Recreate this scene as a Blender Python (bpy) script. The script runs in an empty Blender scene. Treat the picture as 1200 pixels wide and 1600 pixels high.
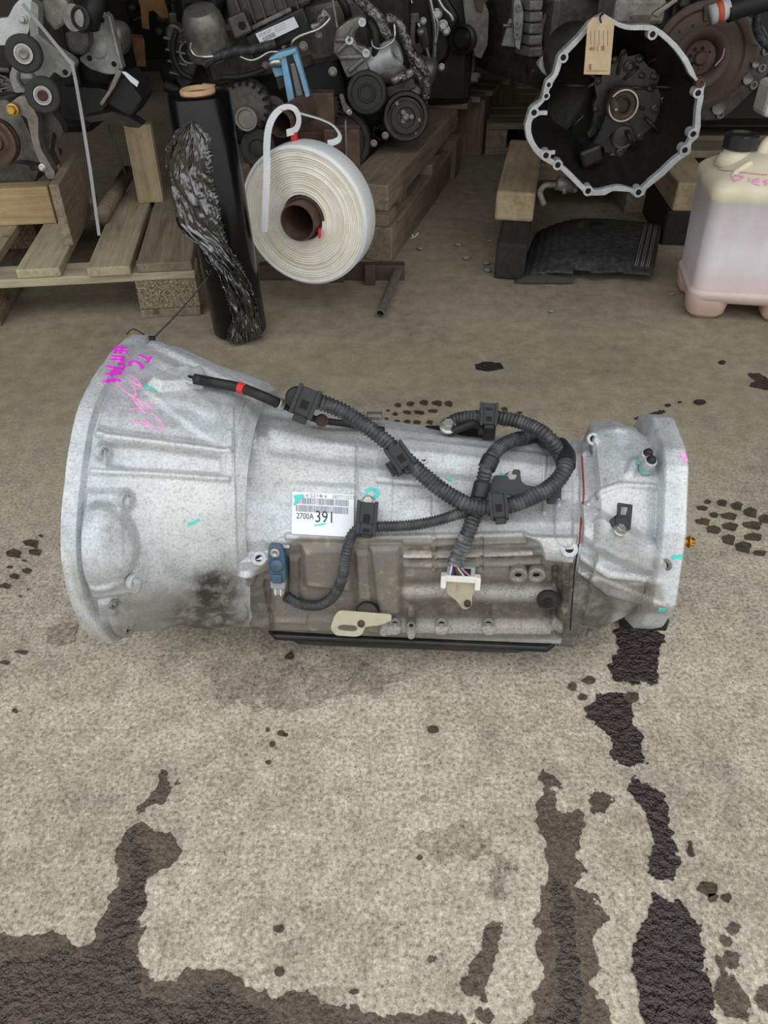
import bpy, bmesh, math, random
import numpy as np
from mathutils import Vector, Matrix
from mathutils.bvhtree import BVHTree

random.seed(7)
rng = np.random.default_rng(7)
SC = bpy.context.scene
COL = SC.collection
PI = math.pi

# ------------------------------------------------------------------ camera, sky, exposure
CAM_H, TILT, FPX = 0.88, math.radians(39.0), 1200.0
cd = bpy.data.cameras.new('camera')
cd.sensor_fit = 'VERTICAL'; cd.sensor_height = 36.0; cd.lens = FPX / 1600.0 * 36.0
cd.clip_start = 0.02; cd.clip_end = 60
cam = bpy.data.objects.new('camera', cd); COL.objects.link(cam)
cam.location = (0, 0, CAM_H); cam.rotation_euler = (math.radians(90) - TILT, 0, 0)
SC.camera = cam

world = bpy.data.worlds.new('overcast_sky'); SC.world = world; world.use_nodes = True
wb = world.node_tree.nodes['Background']
wb.inputs[0].default_value = (0.97, 0.985, 1.0, 1)
# overcast sky: three times as bright overhead as at the horizon
wn = world.node_tree.nodes; wl = world.node_tree.links
wtc = wn.new('ShaderNodeTexCoord'); wsep = wn.new('ShaderNodeSeparateXYZ'); wmx = wn.new('ShaderNodeMath'); wma = wn.new('ShaderNodeMath')
wl.new(wtc.outputs['Generated'], wsep.inputs[0])
wmx.operation = 'MAXIMUM'; wmx.inputs[1].default_value = 0.0; wl.new(wsep.outputs[2], wmx.inputs[0])
wma.operation = 'MULTIPLY_ADD'; wma.inputs[1].default_value = 0.86; wma.inputs[2].default_value = 0.62; wl.new(wmx.outputs[0], wma.inputs[0])
wl.new(wma.outputs[0], wb.inputs[1])
SC.view_settings.view_transform = 'Standard'; SC.view_settings.look = 'None'
SC.view_settings.gamma = 1.0; SC.view_settings.use_curve_mapping = False
SC.view_settings.exposure = 0.50

CT, ST = math.cos(TILT), math.sin(TILT)
CAMV = Vector((0, 0, CAM_H))
def ray(px, py):                       # world direction of the view ray, photograph taken as 1200x1600
    a, b = (px - 600.0) / FPX, (800.0 - py) / FPX
    return Vector((a, CT + b * ST, -ST + b * CT))
def gz(px, py, z=0.0):
    d = ray(px, py); return CAMV + d * ((z - CAM_H) / d.z)
def gy(px, py, Y):
    d = ray(px, py); return CAMV + d * (Y / d.y)
def project(P):
    P = np.asarray(P, float)
    y, dr = P[..., 1], CAM_H - P[..., 2]
    dep = y * CT + dr * ST
    return 600 + FPX * P[..., 0] / dep, 800 - FPX * (y * ST - dr * CT) / dep

# ------------------------------------------------------------------ object helpers
def tag(o, label=None, cat=None, group=None, kind=None):
    if label: o['label'] = label
    if cat: o['category'] = cat
    if group: o['group'] = group
    if kind: o['kind'] = kind
    return o
def empty(name, loc, label=None, cat=None, group=None, rot=(0, 0, 0)):
    o = bpy.data.objects.new(name, None); COL.objects.link(o)
    o.location = loc; o.rotation_euler = rot; o.empty_display_size = 0.05
    bpy.context.view_layer.update()
    return tag(o, label, cat, group)
def setparent(o, parent):
    if parent is not None:
        o.parent = parent
        o.matrix_parent_inverse = wmat(parent).inverted()
def wmat(o):
    m = o.matrix_basis.copy()
    if o.parent is not None: m = wmat(o.parent) @ o.matrix_parent_inverse @ m
    return m

class MB:
    """collects geometry, build() links it as one mesh object"""
    def __init__(s): s.v = []; s.f = []; s.sm = []
    def add(s, verts, faces, smooth=False, M=None):
        k = len(s.v)
        if M is not None: verts = [M @ Vector(p) for p in verts]
        s.v += [tuple(p) for p in verts]
        s.f += [tuple(i + k for i in f) for f in faces]; s.sm += [smooth] * len(faces)
        return s
    def box(s, c, size, M=None, bev=0.0):
        hx, hy, hz = size[0] / 2, size[1] / 2, size[2] / 2
        if bev > 0:
            bm = bmesh.new(); bmesh.ops.create_cube(bm, size=1.0)
            for v in bm.verts: v.co = Vector((v.co.x * size[0], v.co.y * size[1], v.co.z * size[2]))
            bmesh.ops.bevel(bm, geom=list(bm.edges), offset=bev, segments=2, affect='EDGES', profile=0.5)
            vs = [v.co + Vector(c) for v in bm.verts]; bm.verts.index_update()
            fs = [tuple(v.index for v in f.verts) for f in bm.faces]; bm.free()
            return s.add(vs, fs, False, M)
        vs = [(c[0] + a * hx, c[1] + b * hy, c[2] + d * hz) for a in (-1, 1) for b in (-1, 1) for d in (-1, 1)]
        return s.add(vs, [(0, 1, 3, 2), (4, 6, 7, 5), (0, 4, 5, 1), (2, 3, 7, 6), (0, 2, 6, 4), (1, 5, 7, 3)], False, M)
    def lathe(s, prof, n=32, M=None, smooth=True, close=False, caps=True):
        """prof = [(r, h)...] about local z"""
        vs, fs = [], []; m = len(prof)
        for r, h in prof:
            for i in range(n):
                a = 2 * PI * i / n; vs.append((r * math.cos(a), r * math.sin(a), h))
        for j in range(m - 1 + (1 if close else 0)):
            j2 = (j + 1) % m
            for i in range(n):
                i2 = (i + 1) % n; fs.append((j * n + i, j * n + i2, j2 * n + i2, j2 * n + i))
        if not close and caps:
            if prof[0][0] > 1e-6: fs.append(tuple(reversed(range(n))))
            if prof[-1][0] > 1e-6: fs.append(tuple((m - 1) * n + i for i in range(n)))
        return s.add(vs, fs, smooth, M)
    def cyl(s, p0, p1, r0, r1=None, n=20, smooth=True):
        r1 = r0 if r1 is None else r1
        p0, p1 = Vector(p0), Vector(p1)
        return s.lathe([(r0, 0), (r1, (p1 - p0).length)], n, frame(p0, p1 - p0), smooth)
    def prism(s, poly, h0, h1, M=None, smooth=False):
        """poly in local xy extruded along z"""
        n = len(poly)
        vs = [(x, y, h0) for x, y in poly] + [(x, y, h1) for x, y in poly]
        fs = [tuple(reversed(range(n))), tuple(range(n, 2 * n))]
        fs += [(i, (i + 1) % n, n + (i + 1) % n, n + i) for i in range(n)]
        return s.add(vs, fs, smooth, M)
    def ring(s, outer, inner, h0, h1, M=None, smooth=False):
        """two outlines with the same number of points, extruded"""
        n = len(outer)
        vs = [(x, y, h0) for x, y in outer] + [(x, y, h1) for x, y in outer] + [(x, y, h0) for x, y in inner] + [(x, y, h1) for x, y in inner]
        fs = []
        for i in range(n):
            j = (i + 1) % n
            fs += [(i, j, n + j, n + i), (2 * n + j, 2 * n + i, 3 * n + i, 3 * n + j),
                   (n + i, n + j, 3 * n + j, 3 * n + i), (j, i, 2 * n + i, 2 * n + j)]
        return s.add(vs, fs, smooth, M)
    def tube(s, pts, r, n=12, caps=True, smooth=True, flat=None, up=None):
        """sweep along points; r may be a list; flat=(w,t) sweeps a rectangle"""
        pts = [Vector(p) for p in pts]; m = len(pts)
        rr = r if hasattr(r, '__len__') else [r] * m
        T = []
        for i in range(m):
            t = pts[min(i + 1, m - 1)] - pts[max(i - 1, 0)]
            T.append(t.normalized() if t.length > 1e-9 else Vector((0, 0, 1)))
        nrm = Vector(up) if up is not None else (Vector((0, 0, 1)) if abs(T[0].z) < .9 else Vector((1, 0, 0)))
        vs, fs = [], []
        if flat: n = 4
        for i in range(m):
            nrm = nrm - T[i] * nrm.dot(T[i])
            nrm = nrm.normalized() if nrm.length > 1e-6 else T[i].orthogonal().normalized()
            b = T[i].cross(nrm)
            if flat:
                for a, c in ((-1, -1), (1, -1), (1, 1), (-1, 1)):
                    vs.append(pts[i] + b * (a * flat[0] / 2) + nrm * (c * flat[1] / 2))
            else:
                for k in range(n):
                    a = 2 * PI * k / n; vs.append(pts[i] + (nrm * math.cos(a) + b * math.sin(a)) * rr[i])
        for i in range(m - 1):
            for k in range(n):
                k2 = (k + 1) % n; fs.append((i * n + k, i * n + k2, (i + 1) * n + k2, (i + 1) * n + k))
        if caps: fs += [tuple(reversed(range(n))), tuple((m - 1) * n + k for k in range(n))]
        return s.add(vs, fs, smooth and not flat)
    def sphere(s, c, r, nu=16, nv=10, sc=(1, 1, 1)):
        prof = [(max(1e-7, r * math.sin(PI * j / nv)), -r * math.cos(PI * j / nv)) for j in range(nv + 1)]
        return s.lathe(prof, nu, Matrix.Translation(c) @ Matrix.Diagonal((sc[0], sc[1], sc[2], 1)), True)
    def hexbolt(s, p, d, r, h, washer=1.35):
        p, d = Vector(p), Vector(d).normalized(); M = frame(p, d)
        if washer: s.lathe([(r * washer, 0), (r * washer, h * .22), (r * 1.05, h * .3)], 18, M, False)
        s.lathe([(r, h * .2), (r, h * .9), (r * .85, h)], 6, M, False)
        return s
    def build(s, name, mat, parent=None, bevel=0.0, local=False, M=None):
        me = bpy.data.meshes.new(name)
        vs = s.v
        if M is not None: Mi = M.inverted(); vs = [tuple(Mi @ Vector(p)) for p in vs]
        me.from_pydata(vs, [], s.f); me.update()
        if s.sm: me.polygons.foreach_set('use_smooth', s.sm)
        o = bpy.data.objects.new(name, me); COL.objects.link(o)
        if mat: me.materials.append(MAT[mat] if isinstance(mat, str) else mat)
        if M is not None: o.matrix_basis = M
        if bevel:
            b = o.modifiers.new('bevel', 'BEVEL'); b.width = bevel; b.segments = 2; b.limit_method = 'ANGLE'; b.angle_limit = .6
        if parent is not None:
            if local: o.parent = parent
            else: setparent(o, parent)
        return o

def frame(p, zdir, xdir=None):
    z = Vector(zdir).normalized()
    x = Vector(xdir) if xdir is not None else (Vector((1, 0, 0)) if abs(z.x) < .9 else Vector((0, 1, 0)))
    x = (x - z * x.dot(z)).normalized(); y = z.cross(x)
    M = Matrix((x, y, z)).transposed().to_4x4(); M.translation = Vector(p); return M

def smooth_path(P, step=0.002, closed=False):
    """Catmull-Rom through points, resampled to an even step"""
    P = [np.array(p, float) for p in P]
    if closed: Q = [P[-1]] + P + [P[0], P[1]]
    else: Q = [2 * P[0] - P[1]] + P + [2 * P[-1] - P[-2]]
    out = []
    for i in range(1, len(Q) - 2):
        a, b, c, d = Q[i - 1], Q[i], Q[i + 1], Q[i + 2]
        for k in range(24):
            t = k / 24.0
            out.append(.5 * ((2 * b) + (-a + c) * t + (2 * a - 5 * b + 4 * c - d) * t * t + (-a + 3 * b - 3 * c + d) * t ** 3))
    out.append(Q[-2]); out = np.array(out)
    L = np.concatenate([[0], np.cumsum(np.linalg.norm(np.diff(out, axis=0), axis=1))])
    n = max(2, int(L[-1] / step) + 1); t = np.linspace(0, L[-1], n)
    return np.stack([np.interp(t, L, out[:, k]) for k in range(out.shape[1])], 1)

def corrugated(mb, P, r, pitch=0.0046, depth=0.0012, n=14):
    pts = smooth_path(P, pitch / 4.0)
    rr = [r if (i % 4) in (0, 1) else r - depth for i in range(len(pts))]
    return mb.tube([tuple(p) for p in pts], rr, n)

def rounded_poly(poly, r, seg=4):
    out = []; n = len(poly)
    for i in range(n):
        p0, p1, p2 = (Vector(poly[i - 1]), Vector(poly[i]), Vector(poly[(i + 1) % n]))
        a, b = (p0 - p1), (p2 - p1); rr = min(r, a.length * .45, b.length * .45)
        a.normalize(); b.normalize(); A, B = p1 + a * rr, p1 + b * rr
        for k in range(seg + 1):
            t = k / seg; out.append(tuple(A * (1 - t) ** 2 + p1 * 2 * t * (1 - t) + B * t * t))
    return out
def circle(n, r, cx=0, cy=0, ph=0): return [(cx + r * math.cos(2 * PI * i / n + ph), cy + r * math.sin(2 * PI * i / n + ph)) for i in range(n)]

def text_geo(txt, size):
    cu = bpy.data.curves.new('t', 'FONT'); cu.body = txt; cu.size = size; cu.resolution_u = 3
    o = bpy.data.objects.new('t', cu); COL.objects.link(o)
    dg = bpy.context.evaluated_depsgraph_get(); dg.update()
    me = o.evaluated_get(dg).to_mesh()
    vs = [tuple(v.co) for v in me.vertices]; fs = [tuple(p.vertices) for p in me.polygons]
    o.evaluated_get(dg).to_mesh_clear(); bpy.data.objects.remove(o); bpy.data.curves.remove(cu)
    return vs, fs

# ------------------------------------------------------------------ materials
MAT = {}
class NT:
    def __init__(s, name):
        s.m = bpy.data.materials.new(name); s.m.use_nodes = True; s.t = s.m.node_tree
        s.b = s.t.nodes['Principled BSDF']; MAT[name] = s.m
    def n(s, typ, **kw):
        x = s.t.nodes.new(typ)
        for k, v in kw.items():
            if k.startswith('i_'):
                k2 = k[2:]; k2 = int(k2) if k2.isdigit() else k2.replace('_', ' ')
                s.put(x.inputs[k2], v)
            else: setattr(x, k, v)
        return x
    def put(s, sock, v):
        if isinstance(v, bpy.types.NodeSocket): s.t.links.new(v, sock)
        else: sock.default_value = v
    def coord(s, kind='Object', scale=(1, 1, 1)):
        tc = s.n('ShaderNodeTexCoord'); mp = s.n('ShaderNodeMapping')
        s.t.links.new(tc.outputs[kind], mp.inputs[0]); mp.inputs['Scale'].default_value = scale
        return mp.outputs[0]
    def pos(s): return s.n('ShaderNodeNewGeometry').outputs['Position']
    def noise(s, vec, scale, detail=4, rough=.55, dist=0.0):
        x = s.n('ShaderNodeTexNoise'); s.t.links.new(vec, x.inputs['Vector'])
        x.inputs['Scale'].default_value = scale; x.inputs['Detail'].default_value = detail
        x.inputs['Roughness'].default_value = rough; x.inputs['Distortion'].default_value = dist
        return x.outputs[0]
    def voro(s, vec, scale, out='Distance', feature='F1', rnd=1.0):
        x = s.n('ShaderNodeTexVoronoi', feature=feature); s.t.links.new(vec, x.inputs['Vector'])
        x.inputs['Scale'].default_value = scale; x.inputs['Randomness'].default_value = rnd
        return x.outputs[out]
    def ramp(s, fac, stops):
        x = s.n('ShaderNodeValToRGB'); s.t.links.new(fac, x.inputs[0]); e = x.color_ramp.elements
        while len(e) < len(stops): e.new(0.5)
        for k, (p, c) in enumerate(stops):
            e[k].position = p; c = c if hasattr(c, '__len__') else (c, c, c)
            e[k].color = (c[0], c[1], c[2], 1)
        return x.outputs[0]
    def mix(s, fac, a, b, mode='MIX'):
        x = s.n('ShaderNodeMix', data_type='RGBA', blend_type=mode)
        s.put(x.inputs[0], fac)
        for sock, v in ((x.inputs[6], a), (x.inputs[7], b)):
            if not isinstance(v, bpy.types.NodeSocket): v = (v[0], v[1], v[2], 1)
            s.put(sock, v)
        return x.outputs[2]
    def math(s, op, a, b=0.0, clamp=False):
        x = s.n('ShaderNodeMath', operation=op, use_clamp=clamp); s.put(x.inputs[0], a); s.put(x.inputs[1], b); return x.outputs[0]
    def attr(s, name): return s.n('ShaderNodeAttribute', attribute_name=name).outputs['Fac']
    def rand(s): return s.n('ShaderNodeObjectInfo').outputs['Random']
    def bump(s, h, strength=.3, dist=.002, prev=None):
        x = s.n('ShaderNodeBump'); x.inputs['Strength'].default_value = strength; x.inputs['Distance'].default_value = dist
        s.t.links.new(h, x.inputs['Height'])
        if prev is not None: s.t.links.new(prev, x.inputs['Normal'])
        return x.outputs[0]
    def out(s, color=None, rough=None, metal=None, normal=None, spec=None, **kw):
        b = s.b
        if color is not None:
            if not isinstance(color, bpy.types.NodeSocket): color = (color[0], color[1], color[2], 1)
            s.put(b.inputs['Base Color'], color)
        if rough is not None: s.put(b.inputs['Roughness'], rough)
        if metal is not None: s.put(b.inputs['Metallic'], metal)
        if normal is not None: s.put(b.inputs['Normal'], normal)
        if spec is not None: s.put(b.inputs['Specular IOR Level'], spec)
        for k, v in kw.items(): s.put(b.inputs[k.replace('_', ' ')], v)
        return s.m

def sr(r, g, b):                        # sRGB 0-255 to linear
    f = lambda c: (c / 255 / 12.92) if c / 255 <= .04045 else ((c / 255 + .055) / 1.055) ** 2.4
    return (f(r), f(g), f(b))

def plain(name, col, rough=.5, metal=0.0, var=.25, scale=40, bump=.1, bscale=200, grime=None, gscale=12, gamt=.5, spec=.5):
    """solid-coloured surface with blotchy worn tone, optional grime and fine relief"""
    t = NT(name); v = t.coord('Object'); nz = t.noise(v, scale, 5, .6)
    c1 = tuple(x * (1 - var) for x in col); c2 = tuple(min(1, x * (1 + var)) for x in col)
    c = t.ramp(nz, [(.3, c1), (.7, c2)])
    if grime is not None:
        g = t.ramp(t.noise(v, gscale, 6, .65), [(.5 - gamt * .3, 0.0), (.5 + .35 - gamt * .3, 1.0)])
        c = t.mix(g, c, grime)
    nrm = t.bump(t.noise(v, bscale, 4), bump, .001)
    r = t.math('ADD', t.math('MULTIPLY', nz, .2), rough - .1)
    return t.out(c, r, metal, nrm, spec)

def wood(name, c1, c2, dirt=.3, dcol=(.05, .04, .03)):
    t = NT(name); tc = t.n('ShaderNodeTexCoord')
    off = t.n('ShaderNodeVectorMath', operation='ADD')
    r = t.rand(); cmb = t.n('ShaderNodeCombineXYZ', i_0=t.math('MULTIPLY', r, 7.3), i_1=t.math('MULTIPLY', r, 3.1), i_2=t.math('MULTIPLY', r, 5.7))
    t.t.links.new(tc.outputs['Object'], off.inputs[0]); t.t.links.new(cmb.outputs[0], off.inputs[1])
    mp = t.n('ShaderNodeMapping'); t.t.links.new(off.outputs[0], mp.inputs[0]); mp.inputs['Scale'].default_value = (1.6, 16, 16)
    g1 = t.noise(mp.outputs[0], 2.2, 5, .6, 1.2)
    mp2 = t.n('ShaderNodeMapping'); t.t.links.new(off.outputs[0], mp2.inputs[0]); mp2.inputs['Scale'].default_value = (3, 110, 110)
    g2 = t.noise(mp2.outputs[0], 2.0, 3, .5)
    g = t.math('ADD', t.math('MULTIPLY', g1, .7), t.math('MULTIPLY', g2, .35))
    c = t.ramp(g, [(.32, c1), (.72, c2)])
    tint = t.ramp(r, [(0, .84), (1, 1.1)])
    c = t.mix(1.0, c, tint, 'MULTIPLY')
    d = t.ramp(t.noise(off.outputs[0], 9, 6, .65), [(.48, 0.0), (.75, 1.0)])
    c = t.mix(t.math('MULTIPLY', d, dirt), c, dcol)
    kn = t.ramp(t.voro(off.outputs[0], 7.0), [(.045, 1.0), (.09, 0.0)])
    c = t.mix(t.math('MULTIPLY', kn, .7), c, tuple(x * .35 for x in c1))
    return t.out(c, .85, 0, t.bump(g, .35, .003), .25)

# ------------------------------------------------------------------ concrete, dry and wet
def concrete(name, wet=None, rough=.9, bump_s=1.0, gloss=None, ior=1.45):
    t = NT(name); p = t.pos()
    sep = t.n('ShaderNodeSeparateXYZ'); t.t.links.new(p, sep.inputs[0])
    big = t.noise(p, 3.0, 5, .6); mid = t.noise(p, 24, 6, .65); fine = t.noise(p, 185, 4, .8)
    # worn outdoor slab in front, smoother trowelled slab under the roof
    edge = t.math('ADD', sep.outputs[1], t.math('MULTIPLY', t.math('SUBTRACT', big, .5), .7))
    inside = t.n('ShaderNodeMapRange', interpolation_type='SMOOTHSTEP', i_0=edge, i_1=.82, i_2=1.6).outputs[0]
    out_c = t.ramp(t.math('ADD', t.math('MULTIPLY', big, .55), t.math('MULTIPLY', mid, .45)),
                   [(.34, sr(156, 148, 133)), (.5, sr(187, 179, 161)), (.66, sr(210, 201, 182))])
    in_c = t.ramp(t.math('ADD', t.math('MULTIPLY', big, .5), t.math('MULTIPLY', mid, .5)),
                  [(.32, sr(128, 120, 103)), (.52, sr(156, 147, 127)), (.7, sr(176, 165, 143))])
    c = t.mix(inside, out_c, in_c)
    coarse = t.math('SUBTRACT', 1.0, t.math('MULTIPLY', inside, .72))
    # sand and small aggregate
    sp = t.ramp(fine, [(.34, .30), (.44, .74), (.53, 1.0), (.66, 1.46)])
    c = t.mix(t.math('MULTIPLY', coarse, .95), c, t.mix(1.0, c, sp, 'MULTIPLY'))
    vx = t.n('ShaderNodeTexVoronoi', feature='F1'); t.t.links.new(p, vx.inputs['Vector']); vx.inputs['Scale'].default_value = 130
    agg = t.ramp(vx.outputs['Color'], [(.1, .68), (.5, 1.0), (.9, 1.18)])
    c = t.mix(t.math('MULTIPLY', coarse, .5), c, t.mix(1.0, c, agg, 'MULTIPLY'))
    vb = t.n('ShaderNodeTexVoronoi', feature='F1'); t.t.links.new(p, vb.inputs['Vector']); vb.inputs['Scale'].default_value = 50
    stone = t.math('MULTIPLY', t.ramp(vb.outputs['Distance'], [(.2, 1.0), (.27, 0.0)]), t.ramp(vb.outputs['Color'], [(.86, 0.0), (.88, 1.0)]))
    stone = t.math('MULTIPLY', stone, coarse)
    c = t.mix(t.math('MULTIPLY', stone, .45), c, sr(126, 122, 114))
    pv = t.n('ShaderNodeTexVoronoi', feature='F1'); t.t.links.new(p, pv.inputs['Vector']); pv.inputs['Scale'].default_value = 120
    pit = t.math('MULTIPLY', t.ramp(pv.outputs['Distance'], [(.12, 1.0), (.24, 0.0)]), t.ramp(pv.outputs['Color'], [(.72, 0.0), (.9, 1.0)]))
    c = t.mix(t.math('MULTIPLY', pit, .6), c, sr(84, 77, 67))
    blot = t.ramp(t.noise(p, 6, 5, .7, .6), [(.55, 0.0), (.78, 1.0)])
    c = t.mix(t.math('MULTIPLY', blot, .22), c, sr(110, 102, 90))
    scr = t.ramp(t.noise(p, 260, 2, .5), [(.70, 0.0), (.74, 1.0)])
    c = t.mix(t.math('MULTIPLY', scr, .35), c, sr(226, 222, 210))
    if wet is not None:
        c = t.mix(1.0, c, wet, 'MULTIPLY')
    h = t.math('ADD', t.math('MULTIPLY', mid, .35), t.math('MULTIPLY', fine, .65))
    h = t.math('SUBTRACT', h, t.math('MULTIPLY', pit, .35))
    nrm = t.bump(h, .6, .005 * bump_s)
    if gloss is not None:
        nrm = t.bump(t.noise(p, 105, 4, .62, .15), 1.0, .010 * gloss, nrm)
        r = t.ramp(mid, [(.35, rough * .6), (.65, rough * 1.4)])
        return t.out(c, r, 0, nrm, .5, IOR=ior)
    return t.out(c, rough, 0, nrm, .2)

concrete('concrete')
concrete('damp_concrete', (.25, .225, .205), .35, 1.2, .5)
concrete('wet_concrete', (.125, .10, .078), .08, .8, 1.1, 1.7)
concrete('oil_film', (.05, .028, .024), .07, .5, 1.1, 1.75)
concrete('dark_stain', (.19, .175, .155), .6)
concrete('faint_stain_shade', (.72, .71, .70), .8)

plain('roof_sheet', sr(120, 118, 112), .7, .2, .2, 3)
plain('dark_wall', sr(70, 64, 58), .85, 0, .3, 2)

# ------------------------------------------------------------------ the place: yard floor running in under an open-fronted shed
def struct(name, mb, m):
    o = mb.build(name, m); o['kind'] = 'structure'; return o
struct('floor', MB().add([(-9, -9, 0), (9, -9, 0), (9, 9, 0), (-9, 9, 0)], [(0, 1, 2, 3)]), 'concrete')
tag(bpy.data.objects['floor'], 'stained grey concrete yard floor running under the shed', 'floor')
ROOF_Y, ROOF_Z = 0.95, 2.5
struct('ceiling', MB().box((0, (ROOF_Y + 7.5) / 2, ROOF_Z + .03), (14, 7.5 - ROOF_Y, .06)), 'roof_sheet')
tag(bpy.data.objects['ceiling'], 'sheet roof of the open fronted shed overhead', 'roof')
struct('wall_back', MB().box((0, 7.5, 1.25), (14, .1, 2.5)), 'dark_wall')
tag(bpy.data.objects['wall_back'], 'dark back wall of the open shed', 'wall')
struct('wall_left', MB().box((-7, 4.2, 1.25), (.1, 6.6, 2.5)), 'dark_wall')
tag(bpy.data.objects['wall_left'], 'dark side wall of the shed on the left', 'wall')
struct('wall_right', MB().box((7, 4.2, 1.25), (.1, 6.6, 2.5)), 'dark_wall')
tag(bpy.data.objects['wall_right'], 'dark side wall of the shed on the right', 'wall')

# ------------------------------------------------------------------ cast aluminium and the rest
def casting(name, base, rough=.5, dark=.6, speck=1.0, grime=0.0):
    t = NT(name); v = t.pos()
    big = t.noise(v, 14, 5, .6); mid = t.noise(v, 60, 5, .65); fine = t.noise(v, 300, 4, .7)
    c = t.ramp(t.math('ADD', t.math('MULTIPLY', big, .5), t.math('MULTIPLY', mid, .5)),
               [(.34, tuple(x * .74 for x in base)), (.52, base), (.68, tuple(min(1, x * 1.16) for x in base))])
    sp = t.ramp(fine, [(.30, dark), (.5, 1.0), (.70, 1.22)])
    c = t.mix(.75 * speck, c, t.mix(1.0, c, sp, 'MULTIPLY'))
    dots = t.ramp(t.noise(v, 520, 2, .5), [(.27, 0.5), (.34, 1.0)])
    c = t.mix(.8 * speck, c, t.mix(1.0, c, dots, 'MULTIPLY'))
    if grime:
        gm = t.ramp(t.noise(v, 26, 6, .68), [(.40, 0.0), (.62, 1.0)])
        c = t.mix(t.math('MULTIPLY', gm, grime), c, t.ramp(mid, [(.35, sr(34, 29, 25)), (.65, sr(84, 68, 56))]))
    d = t.attr('dirt'); dn = t.ramp(t.noise(v, 60, 6, .7), [(.25, .0), (.55, 1.0)])
    dm = t.math('MULTIPLY', t.math('MULTIPLY', d, t.math('ADD', t.math('MULTIPLY', dn, .45), .55)), 1.0, True)
    dc = t.ramp(mid, [(.32, sr(76, 70, 60)), (.5, sr(112, 105, 92)), (.7, sr(154, 148, 135))])
    c = t.mix(dm, c, dc)
    o = t.attr('oil'); on = t.ramp(t.noise(v, 50, 6, .7), [(.3, 0.0), (.55, 1.0)])
    om = t.math('MULTIPLY', o, on, True)
    c = t.mix(om, c, sr(48, 42, 38))
    w = t.attr('wear_highlight'); c = t.mix(t.math('MULTIPLY', w, t.ramp(fine, [(.35, .2), (.55, 1.0)])), c, sr(222, 222, 218))  # bright highlights painted into the colour, together with rubbed edges
    r = t.math('ADD', t.math('MULTIPLY', mid, .25), rough - .12)
    nrm = t.bump(fine, .32, .0012); nrm = t.bump(mid, .18, .004, nrm)
    m = t.math('MULTIPLY', t.math('SUBTRACT', 1.0, t.math('MAXIMUM', dm, om)), .35)
    return t.out(c, r, m, nrm, .4)
casting('cast_aluminium', sr(196, 200, 203))
casting('old_casting', sr(144, 143, 136), .48, .5, 1.0, .5)
casting('dark_casting', sr(100, 98, 94), .42, .45, 1.0, .6)
casting('oily_casting', sr(46, 44, 42), .3, .5)
casting('bright_casting', sr(206, 210, 211), .5, .6)
casting('grey_plate', sr(168, 171, 165), .5, .8, .5, .35)
casting('wet_casting', sr(76, 74, 72), .22, .5, 1.0, .3)
casting('mid_casting', sr(138, 136, 128), .5, .5)

plain('black_plastic', sr(34, 35, 37), .45, 0, .25, 60, .08, 300)
plain('black_pan', sr(20, 21, 23), .32, .1, .3, 30, .05, 200, grime=sr(60, 55, 48), gamt=.12)
t = NT('conduit'); v = t.pos(); nz = t.noise(v, 60, 5, .65)
c = t.ramp(nz, [(.34, sr(42, 43, 46)), (.5, sr(56, 57, 60)), (.70, sr(92, 93, 95))])
t.out(c, .5, 0, None, .5)
t = NT('dusty_conduit'); v = t.pos(); nz = t.noise(v, 80, 5, .65)
c = t.ramp(nz, [(.3, sr(60, 61, 63)), (.5, sr(92, 93, 94)), (.7, sr(150, 150, 148))])
t.out(c, .7, 0, None, .4)
plain('rubber', sr(28, 28, 28), .6, 0, .3, 50, .1, 200)
plain('dusty_rubber', sr(52, 51, 48), .7, 0, .3, 40, .1, 200)
plain('zinc', sr(176, 176, 172), .38, .7, .2, 120)
plain('dull_steel', sr(138, 134, 127), .45, .6, .3, 60)
plain('bright_steel', sr(200, 200, 196), .3, .9, .15, 60)
plain('dark_steel', sr(58, 54, 50), .5, .5, .35, 40, .1, 200)
plain('rust', sr(104, 84, 72), .7, .25, .35, 30, .2, 150, grime=sr(66, 48, 40), gamt=.5)
plain('rusty_steel', sr(98, 88, 80), .6, .4, .35, 25, .15, 150, grime=sr(84, 62, 50), gscale=25, gamt=.3)
plain('gold_zinc', sr(186, 150, 70), .35, .8, .2, 60)
plain('brass', sr(190, 140, 60), .35, .8, .2, 60)
plain('white_plastic', sr(222, 221, 214), .45, 0, .05, 30, .02)
plain('beige_plastic', sr(176, 172, 146), .5, 0, .1, 40, .05, 200, grime=sr(128, 118, 96), gscale=40, gamt=.2)
plain('grey_plastic', sr(150, 152, 152), .5, 0, .1, 40)
plain('blue_plastic', sr(58, 88, 112), .4, 0, .25, 60, .05, 200, grime=sr(90, 105, 112), gscale=40, gamt=.2)
plain('paper_label', sr(232, 236, 242), .55, 0, .03, 30, .02)
plain('ink', sr(52, 52, 56), .6, 0, .3, 300)
plain('faint_ink', sr(150, 152, 158), .6, 0, .1, 300)
plain('barcode_ink', sr(128, 130, 138), .6, 0, .25, 500)
plain('pink_marker', sr(250, 52, 232), .5, 0, .06, 60)
plain('pale_pink_marker', sr(240, 160, 212), .6, 0, .15, 120)
plain('teal_marker', sr(72, 212, 200), .55, 0, .12, 120)
plain('red_tape', sr(214, 46, 44), .5, 0, .1, 50)
plain('red_sealant', sr(150, 52, 44), .6, 0, .2, 50)
plain('orange_plastic', sr(206, 84, 40), .5, 0, .15, 50)
plain('black_void', sr(10, 10, 10), .8, 0, .1, 10)

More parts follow.
